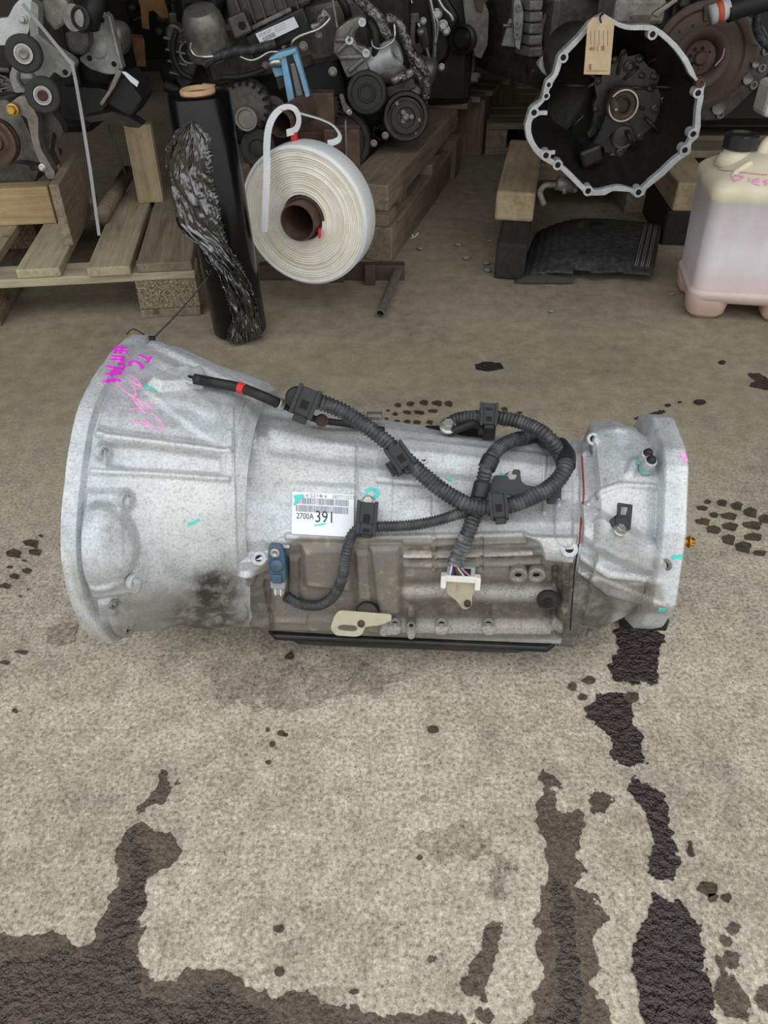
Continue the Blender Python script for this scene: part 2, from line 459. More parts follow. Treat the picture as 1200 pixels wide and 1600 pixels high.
# ================================================================== the automatic transmission lying on its sump
YAW = math.radians(5.0); CY, SY = math.cos(YAW), math.sin(YAW)
TC = np.array((-.354, .875, .222))          # centre of the bell housing mouth
def tw(s, n, z):                             # along the shaft, towards the viewer, up
    return np.stack([TC[0] + s * CY - n * SY, TC[1] - s * SY - n * CY, TC[2] + z], -1)
TR = empty('automatic_transmission', (0.02, .86, 0), 'large grey cast aluminium transmission lying on concrete with black wiring hose looped on top', 'transmission')

PHI = np.radians(np.concatenate([np.linspace(-80, 142, 300, endpoint=False), np.linspace(142, 280, 50, endpoint=False)]))
def section(poly, smooth=3):
    P = np.array(poly, float); Q = np.roll(P, -1, 0); d = Q - P
    R = np.full(len(PHI), 1e9)
    for k, a in enumerate(PHI):
        c, s = math.cos(a), math.sin(a)
        den = c * d[:, 1] - s * d[:, 0]
        with np.errstate(divide='ignore', invalid='ignore'):
            tt = (P[:, 0] * d[:, 1] - P[:, 1] * d[:, 0]) / den
            uu = (P[:, 0] * s - P[:, 1] * c) / den
        ok = (tt > 0) & (uu >= -1e-6) & (uu <= 1 + 1e-6)
        R[k] = tt[ok].min() if ok.any() else .1
    if smooth:
        ker = np.ones(2 * smooth + 1) / (2 * smooth + 1)
        R = np.convolve(np.concatenate([R[-smooth:], R, R[:smooth]]), ker, 'valid')
    return R
def polar(tab):
    a = np.radians([q[0] for q in tab]); r = [q[1] for q in tab]
    return np.interp(PHI % (2 * PI), np.concatenate([a, [a[0] + 2 * PI]]), r + [r[0]])

def sstep(x): x = np.clip(x, 0, 1); return x * x * (3 - 2 * x)
def m_seg(U, V, pts, r, e=3.0):
    D = np.full(U.shape, 1e9)
    for (x0, y0), (x1, y1) in zip(pts[:-1], pts[1:]):
        dx, dy = x1 - x0, y1 - y0; L = dx * dx + dy * dy + 1e-9
        t = np.clip(((U - x0) * dx + (V - y0) * dy) / L, 0, 1)
        D = np.minimum(D, np.hypot(U - x0 - t * dx, V - y0 - t * dy))
    return sstep((r + e - D) / (2 * e))
def m_poly(U, V, poly, e=3.0):
    D = np.full(U.shape, 1e9); ins = np.zeros(U.shape, bool); n = len(poly)
    for i in range(n):
        x0, y0 = poly[i]; x1, y1 = poly[(i + 1) % n]; dx, dy = x1 - x0, y1 - y0; L = dx * dx + dy * dy + 1e-9
        t = np.clip(((U - x0) * dx + (V - y0) * dy) / L, 0, 1)
        D = np.minimum(D, np.hypot(U - x0 - t * dx, V - y0 - t * dy))
        if abs(dy) > 1e-9:
            ins ^= ((y0 > V) != (y1 > V)) & (U < dx * (V - y0) / dy + x0)
    return sstep((np.where(ins, D, -D) + e) / (2 * e))
def m_ell(U, V, c, rx, ry, e=.25):
    d = np.hypot((U - c[0]) / rx, (V - c[1]) / ry); return sstep((1 + e - d) / (2 * e))
def m_dome(U, V, c, rx, ry):
    d = np.hypot((U - c[0]) / rx, (V - c[1]) / ry); return np.clip(1 - d * d, 0, 1) ** .8 * sstep((1.02 - d) / .3)
SHAPES = {'seg': m_seg, 'poly': m_poly, 'ell': m_ell, 'dome': m_dome}

ALLV, ALLF = [], []
def loft(name, stations, ns, features, stains_light, mat='cast_aluminium', caps=True, smin=-9, smax=9):
    """stations [(s, R(phi))]; features [(shape, height mm, args...)] raised or sunk by real displacement"""
    ss = np.array([q[0] for q in stations]); RR = np.array([q[1] for q in stations])
    base_s = np.linspace(ss[0], ss[-1], ns); keep = np.abs(base_s[:, None] - ss[None]).min(1) > .00035
    s = np.sort(np.concatenate([base_s[keep], ss]))
    j = np.clip(np.searchsorted(ss, s, 'right') - 1, 0, len(ss) - 2)
    t = ((s - ss[j]) / np.maximum(ss[j + 1] - ss[j], 1e-9))[:, None]
    R = RR[j] * (1 - t) + RR[j + 1] * t
    S = np.repeat(s[:, None], len(PHI), 1)
    P = tw(S, R * np.cos(PHI), R * np.sin(PHI))
    def normals(P):
        a = np.gradient(P, axis=0); b = np.roll(P, -1, 1) - np.roll(P, 1, 1)
        n = np.cross(b, a); n /= np.linalg.norm(n, axis=2, keepdims=True) + 1e-12
        c = P - tw(S, 0 * S, 0 * S); n *= np.sign((n * c).sum(2, keepdims=True) + 1e-12); return n
    N = normals(P)
    view = np.array(CAMV) - P; view /= np.linalg.norm(view, axis=2, keepdims=True)
    face = sstep(((N * view).sum(2) + .12) / .15)
    U, V = project(P)
    H = np.zeros(U.shape)
    for f in features:
        m = SHAPES[f[0]](U, V, *f[2:]) * face
        if f[0] == 'max': continue
        H = H + m * f[1] / 1000.0
    H = H * sstep((S - smin) / .004 + .5) * sstep((smax - S) / .004 + .5)
    P = P + N * H[..., None]
    A = {}
    for st in stains_light:
        m = SHAPES[st[1]](U, V, *st[3:]) * face * st[2]
        A[st[0]] = np.maximum(A.get(st[0], 0 * U), m) if st[2] > 0 else np.clip(A.get(st[0], 0 * U) + m, 0, 1)
    ns_, nphi = U.shape
    idx = np.arange(ns_ * nphi).reshape(ns_, nphi)
    a = idx[:-1]; b = idx[1:]; q = np.stack([a, np.roll(a, -1, 1), np.roll(b, -1, 1), b], -1).reshape(-1, 4)
    verts = P.reshape(-1, 3); faces = [tuple(r) for r in q.tolist()]
    sm = [True] * len(faces)
    if caps:
        faces += [tuple(idx[0].tolist())[::-1], tuple(idx[-1].tolist())]; sm += [False, False]
    me = bpy.data.meshes.new(name); me.from_pydata(verts.tolist(), [], faces); me.update()
    me.polygons.foreach_set('use_smooth', sm)
    for k, arr in A.items():
        at = me.attributes.new(k, 'FLOAT', 'POINT'); at.data.foreach_set('value', arr.reshape(-1).astype(np.float32))
    me.materials.append(MAT[mat])
    o = bpy.data.objects.new(name, me); COL.objects.link(o); setparent(o, TR)
    k = sum(len(v) for v in ALLV); ALLV.append(verts); ALLF.extend([tuple(i + k for i in f) for f in q.tolist()])
    return o

# ---- bell housing
mouth = [(0, .219), (12, .214), (25, .203), (37, .193), (52, .190), (66, .190), (78, .186), (95, .186), (112, .197), (124, .210), (135, .214), (160, .212), (200, .215),
         (250, .22), (270, .216), (290, .2), (310, .206), (325, .222), (342, .224)]
Rm = polar(mouth)
Rb0 = Rm - .010
neck = section([(.128, -.155), (.135, -.06), (.136, .01), (.118, .06), (.075, .105), (.02, .128), (-.06, .135), (-.13, .10), (-.16, 0), (-.14, -.12), (-.05, -.155)], 8)
mid_ = .45 * Rb0 + .55 * neck
bell_feat = [
    ('seg', 4.0, [(148, 679), (250, 692), (357, 706)], 4, 3), ('seg', 4.0, [(136, 736), (250, 741), (355, 749)], 4, 3),
    ('poly', -7.0, [(168, 694), (220, 696), (345, 714), (348, 740), (200, 732), (168, 726)], 4),
    ('ell', 4.5, (163, 707), 11, 17, .3), ('seg', 3.0, [(357, 676), (357, 748)], 4, 2),
    ('seg', 2.5, [(150, 612), (142, 640), (139, 668), (160, 678)], 4, 2.5),
    ('poly', -2.5, [(150, 616), (200, 590), (262, 640), (330, 690), (180, 672), (146, 664)], 5),
    ('seg', 8.0, [(122, 783), (193, 783)], 15, 8), ('ell', 4.0, (196, 782), 9, 17, .3),
    ('dome', 32.0, (160, 852), 62, 72), ('seg', 3.0, [(160, 806), (196, 820), (208, 850), (206, 885)], 8, 9),
    ('seg', 8.0, [(150, 918), (206, 910)], 13, 5), ('ell', 4, (211, 908), 8, 17, .3),
    ('poly', 7.0, [(152, 935), (182, 935), (182, 957), (154, 957)], 3), ('poly', 6.0, [(170, 965), (208, 975), (205, 996), (180, 992)], 4),
    ('seg', 5.0, [(215, 525), (260, 547), (330, 580), (400, 618)], 5, 3), ('seg', 3.0, [(242, 528), (330, 571), (395, 604)], 3, 2),
    ('poly', 12.0, [(232, 600), (262, 584), (312, 580), (322, 592), (316, 606), (250, 612)], 4),
    ('seg', 3.0, [(225, 618), (300, 622), (330, 640)], 12, 8),
    ('seg', 2.5, [(362, 640), (364, 760), (368, 890)], 3, 1.5), ('seg', 5.0, [(200, 1000), (300, 985), (380, 960)], 6, 4),
    ('dome', 8.0, (366, 955), 24, 22), ('seg', 3.0, [(240, 560), (290, 585)], 6, 6),
    ('seg', -1.5, [(390, 610), (375, 660)], 2, 1.5),
]
bell_stain_light = [
    ('oil', 'ell', .95, (335, 925), 38, 40, .5), ('oil', 'ell', .8, (325, 965), 62, 30, .5), ('oil', 'ell', .45, (180, 833), 16, 16, .7),
    ('dirt', 'poly', .75, [(190, 930), (370, 900), (385, 975), (230, 1005), (150, 1000)], 22), ('dirt', 'seg', .4, [(110, 900), (190, 985)], 14, 14),
    ('dirt', 'seg', .35, [(160, 690), (350, 715)], 5, 5), ('dirt', 'ell', .35, (390, 630), 30, 25, .6), ('wear_highlight', 'seg', .7, [(97, 860), (118, 940), (165, 1000)], 5, 5),
    ('wear_highlight', 'seg', .6, [(148, 679), (357, 706)], 2.5, 2.5), ('wear_highlight', 'seg', .6, [(136, 736), (355, 749)], 2.5, 2.5), ('wear_highlight', 'ell', .6, (300, 780), 90, 70, .8),
    ('wear_highlight', 'seg', .5, [(245, 605), (320, 625)], 6, 6)]
bell = loft('bell_housing', [(-.010, Rm - .004), (-.008, Rm), (.0105, Rm), (.012, Rm - .003), (.0145, Rb0 - .001), (.055, .85 * Rb0 + .15 * neck), (.11, mid_), (.15, .22 * Rb0 + .78 * neck), (.178, neck), (.19, neck - .01)],
            210, bell_feat, bell_stain_light, caps=False, smin=.0165)
# ---- main case
def case_sec(top, tn, near=.117, low=-.165, sh=.012):
    return section([(near - .002, low), (near + .002, -.1), (near, sh), (near - .022, sh + .028), (.045, top - .022), (.01, top - .006), (tn, top), (tn - .04, top - .012), (-.11, .03), (-.13, -.05), (-.125, low)], 2)
case_feat = [
    ('poly', 7.0, [(364, 674), (400, 672), (403, 692), (398, 697), (364, 697)], 2),
    ('poly', 12.0, [(366, 868), (425, 862), (428, 882), (400, 892), (368, 890)], 2.5), ('dome', 9.0, (385, 897), 20, 15),
    ('seg', 5.0, [(430, 668), (520, 688), (700, 706), (890, 728)], 12, 6), ('seg', -3.0, [(430, 700), (520, 712), (700, 734), (870, 752)], 9, 7),
    ('seg', -3.0, [(380, 730), (430, 755), (450, 770)], 16, 12), ('seg', 2.5, [(440, 765), (550, 772)], 12, 6),
    ('seg', -1.6, [(558, 700), (556, 835)], 2, 2), ('seg', 1.8, [(600, 710), (598, 830)], 14, 3), ('seg', -1.6, [(676, 750), (676, 835)], 2, 2),
    ('seg', -1.5, [(590, 752), (700, 760)], 3, 3), ('seg', 1.5, [(640, 790), (720, 800)], 14, 6), ('seg', -2.0, [(770, 760), (860, 775)], 6, 5),
    ('seg', 2.5, [(850, 720), (850, 800)], 3, 2), ('seg', 2.5, [(872, 735), (872, 790)], 3, 2),
    ('seg', 5.0, [(450, 838), (560, 842), (820, 836)], 5, 3),
    ('poly', 9.0, [(474, 853), (520, 850), (548, 853), (546, 920), (478, 912)], 6), ('poly', 5.0, [(556, 862), (576, 862), (580, 955), (562, 955)], 4),
    ('poly', 8.0, [(578, 852), (624, 852), (624, 955), (592, 958)], 5), ('poly', 6.0, [(452, 868), (468, 870), (468, 938), (452, 936)], 3),
    ('seg', 5.0, [(632, 848), (672, 848)], 3.5, 2), ('seg', 5.5, [(632, 866), (672, 866)], 3.5, 2), ('seg', 5.5, [(632, 880), (672, 880)], 3.5, 2),
    ('seg', 5.0, [(682, 850), (820, 846)], 3.5, 2), ('seg', 5.5, [(682, 866), (830, 862)], 3.5, 2), ('seg', 5.5, [(682, 880), (842, 876)], 3.5, 2),
    ('seg', 3.0, [(678, 842), (678, 885)], 4, 2), ('seg', -3.0, [(752, 842), (752, 885)], 3, 2),
    ('poly', 13.0, [(818, 836), (840, 848), (850, 868), (894, 872), (900, 838)], 3),
    ('seg', 5.0, [(640, 898), (800, 892)], 12, 10), ('seg', 4.0, [(632, 930), (690, 925), (770, 935), (860, 930)], 8, 6),
    ('seg', 9.0, [(600, 976), (700, 977), (870, 978)], 8, 3), ('seg', 6.0, [(400, 972), (520, 974), (600, 976)], 10, 4),
    ('poly', 5.0, [(422, 945), (425, 912), (450, 930), (482, 958), (480, 968), (430, 966)], 3),
    ('poly', 6.0, [(385, 905), (412, 905), (424, 975), (392, 972)], 3),
    ('ell', 5, (617, 973), 11, 9, .2), ('ell', 5, (643, 971), 9, 10, .2), ('ell', 5, (690, 973), 11, 9, .2), ('ell', 5, (763, 973), 11, 9, .2),
    ('seg', 8.0, [(643, 952), (643, 978)], 6, 2), ('seg', 8.0, [(826, 890), (826, 900)], 3, 3),
    ('seg', -7.0, [(868, 890), (866, 985)], 5, 4), ('seg', 4.0, [(884, 880), (882, 990)], 6, 2), ('ell', 4, (855, 937), 16, 16, .2),
    ('seg', -2.5, [(766, 945), (766, 965)], 1.5, 1.5), ('seg', -4.0, [(570, 945), (585, 945)], 10, 6),
    ('seg', 3.0, [(880, 700), (880, 840)], 14, 3),
]
case_stain_light = [
    ('dirt', 'poly', .97, [(378, 900), (425, 860), (470, 838), (830, 838), (848, 866), (900, 872), (900, 1000), (380, 1000)], 5),
    ('dirt', 'poly', .45, [(560, 800), (620, 822), (790, 800), (900, 820), (900, 880), (560, 850)], 18), ('dirt', 'seg', .5, [(410, 650), (480, 660)], 5, 5),
    ('dirt', 'ell', .5, (860, 800), 20, 26, .7), ('dirt', 'ell', .35, (440, 740), 40, 30, .8), ('dirt', 'seg', .35, [(558, 700), (556, 835)], 3, 3),
    ('oil', 'poly', .85, [(845, 890), (898, 880), (895, 992), (850, 990), (838, 930)], 12), ('oil', 'poly', .6, [(630, 935), (850, 938), (850, 965), (640, 965)], 10),
    ('oil', 'poly', .5, [(440, 850), (474, 850), (474, 940), (445, 930)], 5), ('oil', 'seg', .7, [(640, 857), (840, 856)], 3, 3), ('oil', 'seg', .7, [(640, 873), (845, 870)], 3, 3),
    ('oil', 'poly', .55, [(380, 905), (430, 905), (430, 985), (388, 980)], 8), ('oil', 'seg', .5, [(550, 860), (555, 950)], 5, 5), ('oil', 'seg', .5, [(628, 890), (630, 960)], 5, 5),
    ('oil', 'seg', .4, [(640, 905), (840, 912)], 8, 8), ('oil', 'poly', .3, [(800, 770), (870, 775), (850, 810), (820, 800)], 12),
    ('wear_highlight', 'seg', .8, [(632, 866), (672, 866)], 2, 2), ('wear_highlight', 'seg', .6, [(682, 867), (830, 863)], 2, 2), ('wear_highlight', 'seg', .45, [(600, 976), (870, 978)], 7, 5), ('wear_highlight', 'seg', .4, [(640, 920), (860, 925)], 8, 8),
    ('wear_highlight', 'seg', .55, [(440, 672), (890, 722)], 8, 6), ('wear_highlight', 'poly', .5, [(822, 838), (845, 850), (895, 870), (900, 840)], 6), ('wear_highlight', 'ell', .5, (480, 730), 70, 40, .8), ('wear_highlight', 'ell', .4, (720, 770), 120, 40, .8)]
mcase = loft('main_case', [(.174, case_sec(.108, -.055, .122, -.16, .03)), (.21, case_sec(.104, -.05)), (.24, case_sec(.098, -.045)), (.35, case_sec(.088, -.042, .115)), (.48, case_sec(.076, -.04, .111)),
             (.57, case_sec(.069, -.04, .108)), (.612, case_sec(.068, -.04, .106))], 470, case_feat, case_stain_light, caps=False)
# ---- rear adapter housing
ad0 = section([(.09, -.186), (.106, -.1), (.104, .012), (.09, .036), (.045, .052), (-.03, .068), (-.075, .06), (-.12, .0), (-.125, -.1), (-.10, -.186)], 2)
ad1 = section([(.072, -.155), (.112, -.10), (.117, .0), (.10, .04), (.05, .07), (-.04, .095), (-.085, .085), (-.13, .0), (-.12, -.11), (-.05, -.155)], 4)
ad1b = section([(.06, -.165), (.104, -.125), (.118, .0), (.10, .045), (.055, .08), (-.04, .107), (-.09, .09), (-.135, .0), (-.12, -.12), (-.05, -.165)], 4)
adf = section([(.055, -.155), (.092, -.132), (.122, -.095), (.138, -.04), (.100, .048), (.045, .108), (.02, .118), (-.055, .117), (-.115, .085), (-.15, .02), (-.145, -.09), (-.08, -.15)], 1)
ad2 = adf - .03
ad_feat = [
    ('seg', 4.0, [(918, 790), (940, 768), (968, 758), (1045, 762)], 4, 3), ('seg', 14.0, [(908, 815), (960, 845), (1035, 880)], 24, 10),
    ('seg', 4.0, [(905, 868), (950, 898), (1040, 908)], 4, 3), ('seg', 6.0, [(905, 890), (950, 925), (1000, 938), (1038, 945)], 4, 3),
    ('poly', 5.0, [(908, 692), (920, 692), (922, 710), (910, 712)], 2), ('ell', 5, (926, 686), 10, 8, .25),
    ('seg', -2.0, [(905, 780), (915, 800)], 5, 5), ('seg', 2.0, [(1005, 906), (1005, 926), (1017, 926), (1017, 906)], 1.8, 1.2),
    ('seg', 2.0, [(925, 672), (1035, 668)], 4, 3), ('ell', -5, (1042, 885), 9, 11, .3), ('ell', -5, (1045, 795), 4, 8, .3), ('ell', -4, (1048, 752), 4, 9, .3),
    ('seg', 5.0, [(985, 738), (990, 725)], 8, 5)]
ad_stain_light = [
    ('dirt', 'poly', .75, [(900, 868), (950, 900), (1035, 912), (1040, 960), (960, 960), (925, 1040), (855, 1040), (880, 940)], 6), ('oil', 'poly', .6, [(895, 880), (960, 925), (960, 955), (925, 1040), (850, 1040), (875, 960)], 8),
    ('dirt', 'seg', .5, [(906, 700), (905, 870)], 4, 4), ('dirt', 'ell', .4, (970, 830), 26, 22, .7), ('oil', 'ell', .5, (947, 753), 6, 6, .5), ('dirt', 'seg', .45, [(920, 812), (960, 850), (1030, 890)], 10, 10),
    ('wear_highlight', 'seg', .6, [(1060, 680), (1075, 800), (1060, 920)], 12, 12), ('wear_highlight', 'seg', .7, [(905, 868), (950, 898), (1040, 908)], 3, 3), ('wear_highlight', 'ell', .5, (980, 780), 60, 40, .8), ('wear_highlight', 'seg', .7, [(905, 890), (1038, 945)], 3, 3)]
adapt = loft('rear_adapter', [(.612, ad0), (.634, ad0 * .999), (.6341, ad1), (.66, ad1b), (.69, .55 * ad1b + .45 * ad2), (.704, .2 * ad1b + .8 * ad2), (.7065, adf - .002), (.7085, adf), (.733, adf), (.735, adf - .002)],
             190, ad_feat, ad_stain_light, caps=True, smax=.7045)
TV = np.concatenate(ALLV); BVH = BVHTree.FromPolygons([tuple(p) for p in TV.tolist()], ALLF)
def hit(px, py):
    d = ray(px, py).normalized(); p, n, i, dist = BVH.ray_cast(CAMV, d)
    if p is None: return None, None, d
    if n.dot(d) > 0: n = -n
    return p, n, d
def hp(px, py, lift=0.0, Y=None):
    """point on the casing seen at a pixel, lifted towards the viewer; Y gives the depth where there is no casing"""
    if Y is None:
        p, n, d = hit(px, py)
        if p is not None: return tuple(p - d * lift)
        Y = .9
    return tuple(gy(px, py, Y))

# ---- sump pan: pressed black tray under the case
def plan_ring(s0, s1, n0, n1, cut, z):
    n2 = n1 - .011
    q = [(s0 + cut, n1), (s1 - cut, n2), (s1, n2 - cut), (s1, n0), (s0, n0), (s0, n1 - cut)]
    return [tuple(tw(np.array(a), np.array(b), np.array(z))) for a, b in q]
def stack(mb, rings):
    k = len(rings[0]); vs = [p for r in rings for p in r]; fs = []
    for j in range(len(rings) - 1):
        fs += [(j * k + i, j * k + (i + 1) % k, (j + 1) * k + (i + 1) % k, (j + 1) * k + i) for i in range(k)]
    fs += [tuple(reversed(range(k))), tuple((len(rings) - 1) * k + i for i in range(k))]
    return mb.add(vs, fs)
pan = stack(MB(), [plan_ring(.198, .607, -.122, .120, .012, -.163), plan_ring(.198, .607, -.122, .123, .012, -.167), plan_ring(.198, .607, -.122, .122, .012, -.173),
                   plan_ring(.208, .60, -.115, .113, .02, -.176), plan_ring(.216, .58, -.11, .102, .02, -.2), plan_ring(.235, .56, -.1, .085, .025, -.2215)]
            ).build('oil_pan', 'black_pan', TR, bevel=.003)

# ---- little helpers for fittings on the casing
def disc_at(px, py, r, h, mat, name, n=24, hole=None, sink=.001, parent=None, d=None, lift=0.0):
    p, nn, vd = hit(px, py); nn = Vector(d) if d is not None else nn
    p = p - vd * lift
    mb = MB(); M = frame(p - nn * sink, nn)
    if hole: mb.lathe([(hole, h * .2), (hole, h), (hole * 1.12, h * 1.04), (r * .92, h * 1.04), (r, h * .9), (r, 0)], n, M, False)
    else: mb.lathe([(r, 0), (r, h * .85), (r * .9, h)], n, M, False)
    o = mb.build(name, mat, parent or TR)
    if hole:
        MB().lathe([(hole * 1.01, h * .1), (hole * 1.01, h * .35)], 16, M, False).build('bolt_hole', 'black_void', o)
    return o
def bolt_at(px, py, r, h, mat='zinc', name='bolt', d=None, lift=0.0, parent=None):
    p, nn, vd = hit(px, py); nn = Vector(d) if d is not None else nn
    return MB().hexbolt(p - vd * lift - nn * .001, nn, r, h).build(name, mat, parent or TR)
AX = Vector((CY, -SY, 0)); SIDE = Vector((-SY, -CY, 0)); UPV = Vector((0, 0, 1))
OUT = (SIDE + UPV * .75).normalized()

# bolt bosses of the bell housing, seen from behind the flange
for px, py, r in ((163, 707, .0105), (197, 781, .0105), (210, 909, .0105)):
    disc_at(px, py, r, .006, 'cast_aluminium', 'bolt_boss', 24, hole=r * .55, d=(AX + SIDE * .35 + UPV * .1).normalized(), sink=.004)
for px, py in ((178, 944), (200, 983)):
    disc_at(px, py, .007, .004, 'mid_casting', 'bolt_boss', 20, hole=.004, d=(AX + SIDE * .5).normalized(), sink=.002)
disc_at(298, 590, .012, .003, 'cast_aluminium', 'lifting_eye', 24, hole=.0042, sink=.001)
disc_at(405, 873, .010, .003, 'cast_aluminium', 'bolt_boss', 24, hole=.005, sink=.001, d=(UPV + SIDE * .4))
disc_at(889, 858, .011, .003, 'cast_aluminium', 'bolt_boss', 24, hole=.0055, sink=.001, d=(UPV + SIDE * .6))
disc_at(926, 686, .0085, .005, 'cast_aluminium', 'bolt_boss', 24, hole=.0045, sink=.003, d=(UPV * .6 + SIDE * .8 + AX * .2))
disc_at(662, 717, .007, .0025, 'cast_aluminium', 'bolt_boss', 20, hole=.0038, d=(UPV + SIDE * .7))
disc_at(1041, 882, .008, .003, 'mid_casting', 'bolt_boss', 20, hole=.0045, d=(-AX + SIDE * .8))
# the two round bosses beside the selector
for px, py in ((809, 898), (837, 898)):
    p, nn, vd = hit(px, py - 8)
    d = (SIDE + UPV * .10).normalized(); p = p + d * -.004
    b = MB().lathe([(.0125, -.006), (.0115, .016), (.0115, .017), (.0105, .018), (.005, .018), (.005, .012)], 26, frame(p, d), True).build('oil_line_boss', 'mid_casting', TR)
    MB().lathe([(.0048, .011), (.0048, .0125)], 16, frame(p, d), False).build('bolt_hole', 'black_void', b)
# sump rail bolts, sunk socket heads
for px, py, r in ((617, 973, .0085), (690, 973, .0085), (763, 973, .0085)):
    disc_at(px, py, r, .004, 'mid_casting', 'sump_bolt', 20, hole=.004, d=(SIDE + UPV * .25))
disc_at(643, 972, .0065, .010, 'dull_steel', 'sump_bolt', 20, hole=.003, d=(SIDE + UPV * .25))
p, nn, vd = hit(856, 937)
sb = MB().lathe([(.0145, -.002), (.0145, .003), (.0128, .004), (.0128, .002), (.011, .003), (0.0001, .004)], 28, frame(p, SIDE + UPV * .2), True).build('test_plug', 'dark_steel', TR)
MB().lathe([(.005, .003), (.0056, .0055), (.003, .006)], 6, frame(p, SIDE + UPV * .2), False).build('star_socket', 'black_void', sb)
# bolts, sensors and pins on the rear adapter
for px, py, hh in ((1003, 724, .026), (1007, 736, .028)):
    p, nn, vd = hit(px, py); d = (UPV + SIDE * .35 + AX * .1).normalized()
    s1 = MB().lathe([(.0085, -.003), (.0082, hh * .8), (.0075, hh * .84)], 20, frame(p, d), True).build('breather_pipe', 'cast_aluminium', TR)
    MB().lathe([(.0062, hh * .8), (.0062, hh * .88), (.0045, hh * .9), (.0045, hh * 1.02), (.003, hh * 1.06)], 16, frame(p, d), True).build('rubber_plug', 'rubber', s1)
    q = p + d * (hh * .22)
    MB().lathe([(.0086, -.0012), (.0087, .0012)], 20, frame(q, d), True).build('paint_mark', 'teal_marker', s1)
# black clip bracket with bolt
p, nn, vd = hit(970, 818); Mx = frame(p + nn * .004, (nn + (CAMV - p).normalized() * 1.2), AX)
poly = [(-.013, -.012), (.008, -.014), (.0125, .02), (-.006, .022), (-.0075, .002), (-.017, -.002)]
cb = MB().ring(rounded_poly(poly, .002, 3), rounded_poly([(-.003, .006), (.0035, .006), (.0065, .0165), (-.0012, .0175), (-.002, .012), (-.0025, .009)], .001, 3), .004, .006, Mx).build('clip_bracket', 'black_plastic', TR)
MB().box((-.002, -.004, .004), (.016, .014, .007), Mx, .0015).build('bracket_foot', 'black_plastic', cb)
bolt_at(967, 830, .0058, .010, 'zinc', 'bolt', lift=.006, d=(nn + SIDE * .3), parent=cb)
# brass stub and drain fittings
p = Vector(gy(1080, 847, .80)); MB().cyl(p - AX * .03, p + AX * .004, .006, None, 16).hexbolt(p - AX * .004, AX, .0065, .008).build('brass_plug', 'brass', TR)
p, nn, vd = hit(1026, 950)
MB().box((0, 0, 0), (.07, .04, .024), frame(tuple(gy(1004, 962, .82)), UPV, AX), .003).build('drain_fitting', 'dark_steel', TR)
p = Vector(gy(123, 942, .70)); MB().lathe([(.006, 0), (.008, .004), (.008, .018), (.006, .022)], 16, frame(p, AX + UPV * .1), True).build('plug', 'orange_plastic', TR)
p = gy(921, 989, .765); MB().box(p, (.007, .007, .012), None, .001).build('locating_pin', 'zinc', TR)
# seam sealant lines
def ribbon_on(mb, px_pts, w, off=.0006, step=2.0, taper=False):
    pts = smooth_path([(a, b, 0) for a, b in px_pts], step)
    ps, ns = [], []
    for a, b, _ in pts:
        p, n, d = hit(a, b)
        if p is None: continue
        ps.append(p); ns.append(n)
    if len(ps) < 2: return mb
    # smooth the normals so that strokes lie quietly on the rough casting
    vs, fs = [], []; m = len(ps)
    for i in range(m):
        n = sum((ns[k] for k in range(max(0, i - 3), min(m, i + 4))), Vector()).normalized()
        t = (ps[min(i + 1, m - 1)] - ps[max(i - 1, 0)]); t = t.normalized() if t.length > 1e-9 else AX
        b = n.cross(t).normalized(); ww = w * (.5 + .5 * min(1, 4 * i / m, 4 * (m - 1 - i) / m)) if taper else w
        c = ps[i] + n * off
        vs += [c - b * ww / 2, c + b * ww / 2, c + b * ww / 2 + n * -.0015, c - b * ww / 2 + n * -.0015]
    for i in range(m - 1):
        a, c = i * 4, i * 4 + 4
        fs += [(a, a + 1, c + 1, c), (a + 1, a + 2, c + 2, c + 1), (a + 3, a, c, c + 3)]
    return mb.add(vs, fs)
ribbon_on(MB(), [(909, 712), (911, 745), (912, 775), (909, 800), (905, 850)], .0022).build('sealant_line', 'red_sealant', TR)
ribbon_on(MB(), [(904, 850), (897, 900), (891, 985)], .002).build('seam_line', 'dark_steel', TR)

# ---- marker writing on the bell housing
def strokes(name, mat, S, w, parent=TR):
    mb = MB()
    for st in S: ribbon_on(mb, st, w, .0009, 1.5)
    return mb.build(name, mat, parent)
def cr(x, y): return (130 + x * 160 / 1200, 510 + y * 160 / 1200)
strokes('number_writing', 'pink_marker', [[cr(*q) for q in st] for st in [
    [(318, 290), (515, 292)], [(350, 240), (510, 258)], [(395, 225), (375, 315)], [(455, 232), (435, 320)],
    [(330, 350), (480, 358)], [(312, 388), (478, 392)], [(275, 470), (400, 492), (468, 490), (466, 440), (412, 442)],
    [(262, 566), (330, 560), (385, 545), (466, 540)], [(335, 515), (330, 585)], [(350, 520), (400, 540)], [(230, 652), (330, 630), (440, 636)]]], .0040)
strokes('letter_writing', 'pink_marker', [[cr(*q) for q in st] for st in [
    [(655, 335), (770, 385)], [(798, 355), (750, 425)], [(640, 376), (650, 377)], [(550, 460), (550, 425), (600, 412), (650, 430), (685, 465), (688, 498)]]], .0042)
strokes('scribble', 'pale_pink_marker', [[cr(*q) for q in st] for st in [
    [(550, 572), (620, 620), (690, 712), (640, 690), (560, 655), (600, 730), (620, 800), (580, 830), (650, 940), (735, 1030)],
    [(390, 680), (500, 770), (620, 850), (730, 910), (822, 918)], [(530, 980), (640, 965), (818, 965)],
    [(580, 1120), (720, 1140), (830, 1185), (940, 1195), (880, 1090), (800, 1020)], [(735, 1095), (780, 1160)]]], .0022)
strokes('paint_mark', 'teal_marker', [[(225, 602), (243, 611)]], .0035)
strokes('paint_mark', 'teal_marker', [[(294, 820), (311, 812)]], .0032)
strokes('paint_mark', 'teal_marker', [[(572, 768), (580, 764), (590, 768), (588, 776), (576, 777), (571, 771)]], .004)
